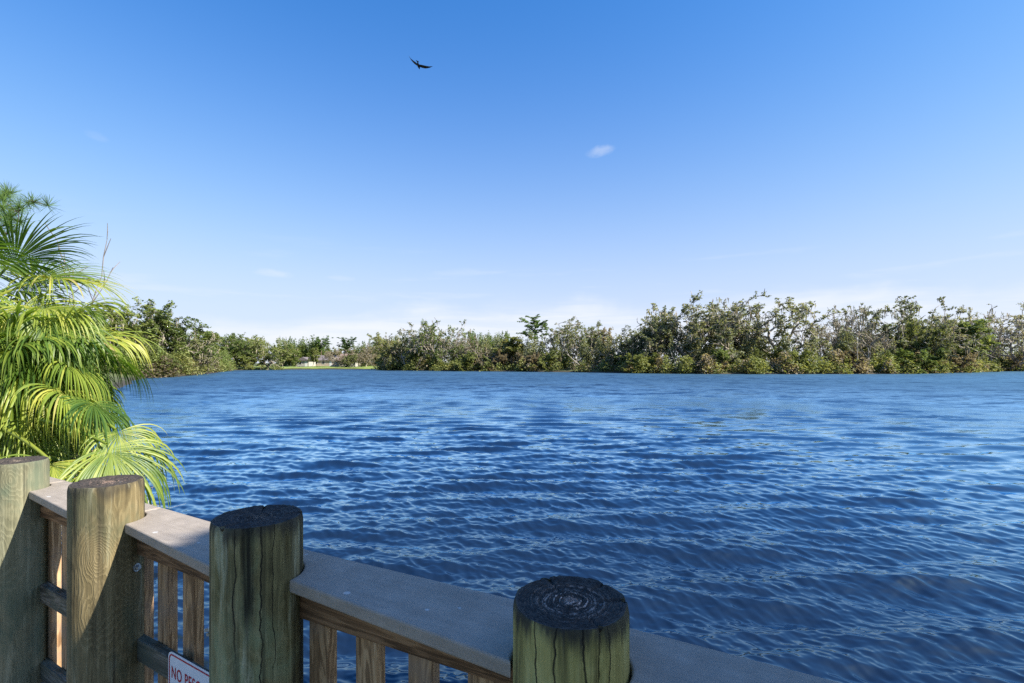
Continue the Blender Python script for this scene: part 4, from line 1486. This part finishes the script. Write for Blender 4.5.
cabbage_palm(px3(-26, 318, 5.4), 'taller cabbage palm at the left edge with dark spiky upper fronds', 46, 500, 62, -60, (0.66, 0.86), (0.5, 0.75), (1.0, 3.6), 10)
cabbage_palm(px3(34, 372, 4.75), 'shaggy yellow green cabbage palm hanging its fronds over the water by the railing', 62, 1100, 55, -75, (0.60, 0.80), (0.22, 0.42), (2.6, 5.6), 10,
             ((107, 434, 4.1, 0.9, -0.25, 0.78, 3.4, 185), (50, 450, 3.9, 0.75, -0.25, 0.58, 2.0, 200), (8, 440, 4.2, 0.8, 0.0, 0.6, 1.8, 200),
              (90, 392, 4.4, 0.9, -0.2, 0.62, 4.2, 210), (66, 352, 4.5, 0.9, 0.0, 0.60, 4.6, 210), (58, 312, 4.6, 0.8, 0.2, 0.60, 4.2, 210), (40, 300, 4.7, 0.8, 0.3, 0.66, 3.6, 210), (20, 395, 4.4, 0.5, -0.2, 0.6, 1.8, 210), (116, 420, 4.3, 0.9, -0.4, 0.56, 4.0, 200), (30, 345, 4.5, 0.8, 0.1, 0.66, 3.8, 210), (60, 380, 4.3, 0.8, 0.0, 0.62, 4.2, 210)))

# bare twigs behind the palm
def twig_tree(seed, h, rad):
    T = Tree(seed)
    P = dict(max=3, taper=[0.35, 0.35, 0.35, 0.4], wob=[0.05, 0.10, 0.14, 0.16], trop=[0.03, 0.07, 0.06, 0.05], kids=[4.5, 3, 1.6, 0],
             len=[(0.25, 0.42), (0.4, 0.6), (0.4, 0.6), (0.4, 0.5)], ang=[(10, 30), (15, 40), (20, 45), (20, 50)], leaf_lvl=9, leaf_p=0, step=h / 10, rmin=0.009)
    P['from'] = [0.55, 0.35, 0.3, 0.3]
    T.branch((0, 0, -0.2), (0.22, 0, 1), h, rad, 0, P)
    return mesh_np('twigs', np.concatenate(T.V), np.concatenate(T.Fc), smooth=True)


m_twig = bark('grey_twig_bark', (0.13, 0.11, 0.095), (0.27, 0.245, 0.22))
yq = 8.5
xq = at(52, yq)
top = px3(104, 228, yq)
o = link('dead_sapling', twig_tree(4, 3.75, 0.055), mats=[m_twig], loc=(top.x - 1.5, yq, gh(xq, yq)))
tag(o, 'thin bare sapling whose grey twigs stick up against the sky behind the palm', 'dead tree')

# tangle of dry brush below the palm
T = Tree(9)
for k in range(60):
    p = np.array([rp.uniform(-6.4, -4.9), rp.uniform(4.8, 6.6), 0.2])
    P = dict(max=1, taper=[0.3, 0.3], wob=[0.2, 0.3], trop=[0.0, -0.05], kids=[3, 0], len=[(0.4, 0.7), (0.4, 0.5)], ang=[(30, 80), (20, 40)], leaf_lvl=9, leaf_p=0, step=0.25)
    P['from'] = [0.3, 0.3]
    T.branch(p, (rp.uniform(-0.8, 0.8), rp.uniform(-0.8, 0.8), 0.7), rp.uniform(0.6, 1.25), 0.009, 0, P)
o = link('brushwood', mesh_np('brushwood', np.concatenate(T.V), np.concatenate(T.Fc), smooth=True), mats=[m_bark_pale])
tag(o, 'tangle of dry twigs on the bank below the palm', 'brushwood', kind='stuff')

# ------------------------------------------------------------------ near pine at the left edge
pine = empty('pine_tree', (-14.6, 12.6, gh(-14.6, 12.6)))
tag(pine, 'tall pine at the left edge, a needle tufted branch showing above the palm', 'tree')
T = Tree(31)
PBs = Vector(pine.location)
T.tube([np.array([0.02 * z * z * 0.1, 0, z]) for z in np.linspace(-0.4, 12.5, 16)], np.linspace(0.2, 0.05, 16), 9)
tufts = []


def limb(z0, end, rad=0.035):
    a_ = np.array([0.02 * z0 * z0 * 0.1, 0, z0])
    e = np.array(Vector(end) - PBs)
    pts = [a_ + (e - a_) * t + np.array([0, 0, -0.35 * math.sin(t * 3.14)]) for t in np.linspace(0, 1, 9)]
    T.tube(pts, np.linspace(rad, 0.008, 9), 5)
    return pts


for end, z0 in ((px3(30, 200, 12.3), 4.6), (px3(6, 190, 12.5), 5.0), (px3(18, 222, 12.0), 4.2), (px3(-60, 60, 12.4), 8.8), (px3(-50, 160, 12.4), 6.2)):
    pts = limb(z0, end)
    for j in (5, 6, 7, 8):
        q = pts[j]
        k_ = 3 if j > 5 else 1
        for _ in range(k_):
            off = T.r.randn(3) * (0.18 if j < 8 else 0.13)
            e2 = q + off
            T.tube([q, (q + e2) / 2, e2], [0.01, 0.008, 0.006], 4)
            tufts.append(e2)
az = 0.5
for z0 in np.linspace(5, 12.2, 22):
    az += 2.4
    if math.cos(az) > 0.35:
        continue
    L = 1.9 * (1.1 - (z0 - 5) / 9)
    e = Vector((math.cos(az) * L, math.sin(az) * L, z0 + 0.6)) + PBs
    for q in limb(z0, e)[5:]:
        tufts.append(q + T.r.randn(3) * 0.12)
link('trunk', mesh_np('trunk', np.concatenate(T.V), np.concatenate(T.Fc), smooth=True), pine, [m_bark_pine])
tf = np.array(tufts)
nn_ = 90
c = np.repeat(tf, nn_, axis=0)
d = T.r.randn(len(c), 3)
d[:, 2] += 0.45
d /= np.linalg.norm(d, axis=1, keepdims=True)
Ln = T.r.uniform(0.22, 0.36, len(c))
sd_ = np.cross(d, T.r.randn(len(c), 3))
sd_ /= np.linalg.norm(sd_, axis=1, keepdims=True)
w = 0.0045
V = np.stack([c - sd_ * w, c + sd_ * w, c + d * Ln[:, None] * 0.75 + sd_ * w, c + d * Ln[:, None]], 1).reshape(-1, 3)
link('crown', mesh_np('crown', V, np.arange(len(V)).reshape(-1, 4)), pine, [m_pine])

# ------------------------------------------------------------------ unseen oak, added outside the view to shade the right-hand posts and rail
SC = Vector((7.15, -1.5, 5.40))
shade_oak = empty('oak_tree', (6.4, -3.4, gh(6.4, -3.4)))
tag(shade_oak, 'unseen leafy oak added right of the railing to shade it', 'tree')
SB_ = Vector(shade_oak.location)
T = Tree(61)
rs = np.random.RandomState(3)
cc = np.array(SC - SB_)
T.tube([np.array([0, 0, -0.5]), np.array([0.1, 0.2, 1.0]), np.array([0.3, 0.7, 2.2]), np.array([0.7, 1.6, 3.2]), cc], [0.32, 0.27, 0.24, 0.19, 0.10], 9)
for k in range(34):
    e = rs.randn(3)
    e /= np.linalg.norm(e)
    p0 = np.array([0.3, 0.7, 2.2]) + (cc - np.array([0.3, 0.7, 2.2])) * rs.uniform(0.2, 1)
    e = cc + e * 2.6
    mid = (p0 + e) / 2 + rs.randn(3) * 0.25
    T.tube([p0, (p0 + mid) / 2 + rs.randn(3) * 0.1, mid, (mid + e) / 2 + rs.randn(3) * 0.1, e], [0.07, 0.05, 0.035, 0.02, 0.01], 5)
link('trunk', mesh_np('trunk', np.concatenate(T.V), np.concatenate(T.Fc), smooth=True), shade_oak, [m_bark_grey])
v = rs.randn(26000, 3)
v /= np.linalg.norm(v, axis=1, keepdims=True)
v = cc + v * (3.0 * rs.rand(26000) ** 0.30)[:, None]
q = quads(v, rs.uniform(0.11, 0.2, len(v)), rs, up=0.3)
link('crown', mesh_np('crown', q[0], q[1]), shade_oak, [m_leaf_oak])

# ------------------------------------------------------------------ soaring bird
m_bird = simple('dark_brown_plumage', (0.022, 0.018, 0.016), 0.8, 0.3, 6, 0.0)
Z = 46.0
bird = empty('bird', px3(418.5, 65.5, Z))
tag(bird, 'dark bird soaring on raised wings high above the lake', 'bird')
bm = bmesh.new()
prof = [(-0.44, 0.002, 0.0), (-0.40, 0.05, 0.012), (-0.25, 0.06, 0.03), (-0.1, 0.085, 0.075), (0.08, 0.105, 0.10), (0.22, 0.08, 0.08), (0.30, 0.048, 0.05), (0.36, 0.045, 0.045), (0.41, 0.02, 0.02), (0.45, 0.004, 0.004)]
rings = []
for (yy_, w_, h_) in prof:
    rings.append([bm.verts.new((math.cos(q) * w_, yy_, math.sin(q) * max(h_, 0.004))) for q in np.linspace(0, 2 * math.pi, 12, endpoint=False)])
for a_, b_ in zip(rings[:-1], rings[1:]):
    for k in range(12):
        bm.faces.new((a_[k], a_[(k + 1) % 12], b_[(k + 1) % 12], b_[k]))
for s_ in (-1, 1):
    st = []
    for (t, fwd, back, z) in ((0.05, 0.16, -0.14, 0.03), (0.25, 0.20, -0.17, 0.09), (0.45, 0.19, -0.17, 0.15), (0.62, 0.13, -0.15, 0.23), (0.78, 0.05, -0.12, 0.33), (0.9, -0.03, -0.12, 0.43), (0.97, -0.10, -0.13, 0.50)):
        st.append([bm.verts.new((s_ * t, fwd, z)), bm.verts.new((s_ * t, (fwd * 0.6 + back * 0.4), z + 0.022)), bm.verts.new((s_ * t, back, z - 0.004)), bm.verts.new((s_ * t, (fwd * 0.6 + back * 0.4), z - 0.014))])
    for a_, b_ in zip(st[:-1], st[1:]):
        for k in range(4):
            bm.faces.new((a_[k], a_[(k + 1) % 4], b_[(k + 1) % 4], b_[k]))
bm.faces.new([bm.verts.new(p) for p in ((-0.03, -0.3, 0), (0.03, -0.3, 0), (0.13, -0.55, 0.0), (-0.13, -0.55, 0.0))])
bmesh.ops.recalc_face_normals(bm, faces=bm.faces)
o = bm_obj('body', bm, bird, [m_bird], True)
bird.rotation_euler = (R(-14), R(27), R(-8))
bird.scale = (1.3, 1.0, 0.85)

print('objects', len(bpy.data.objects))
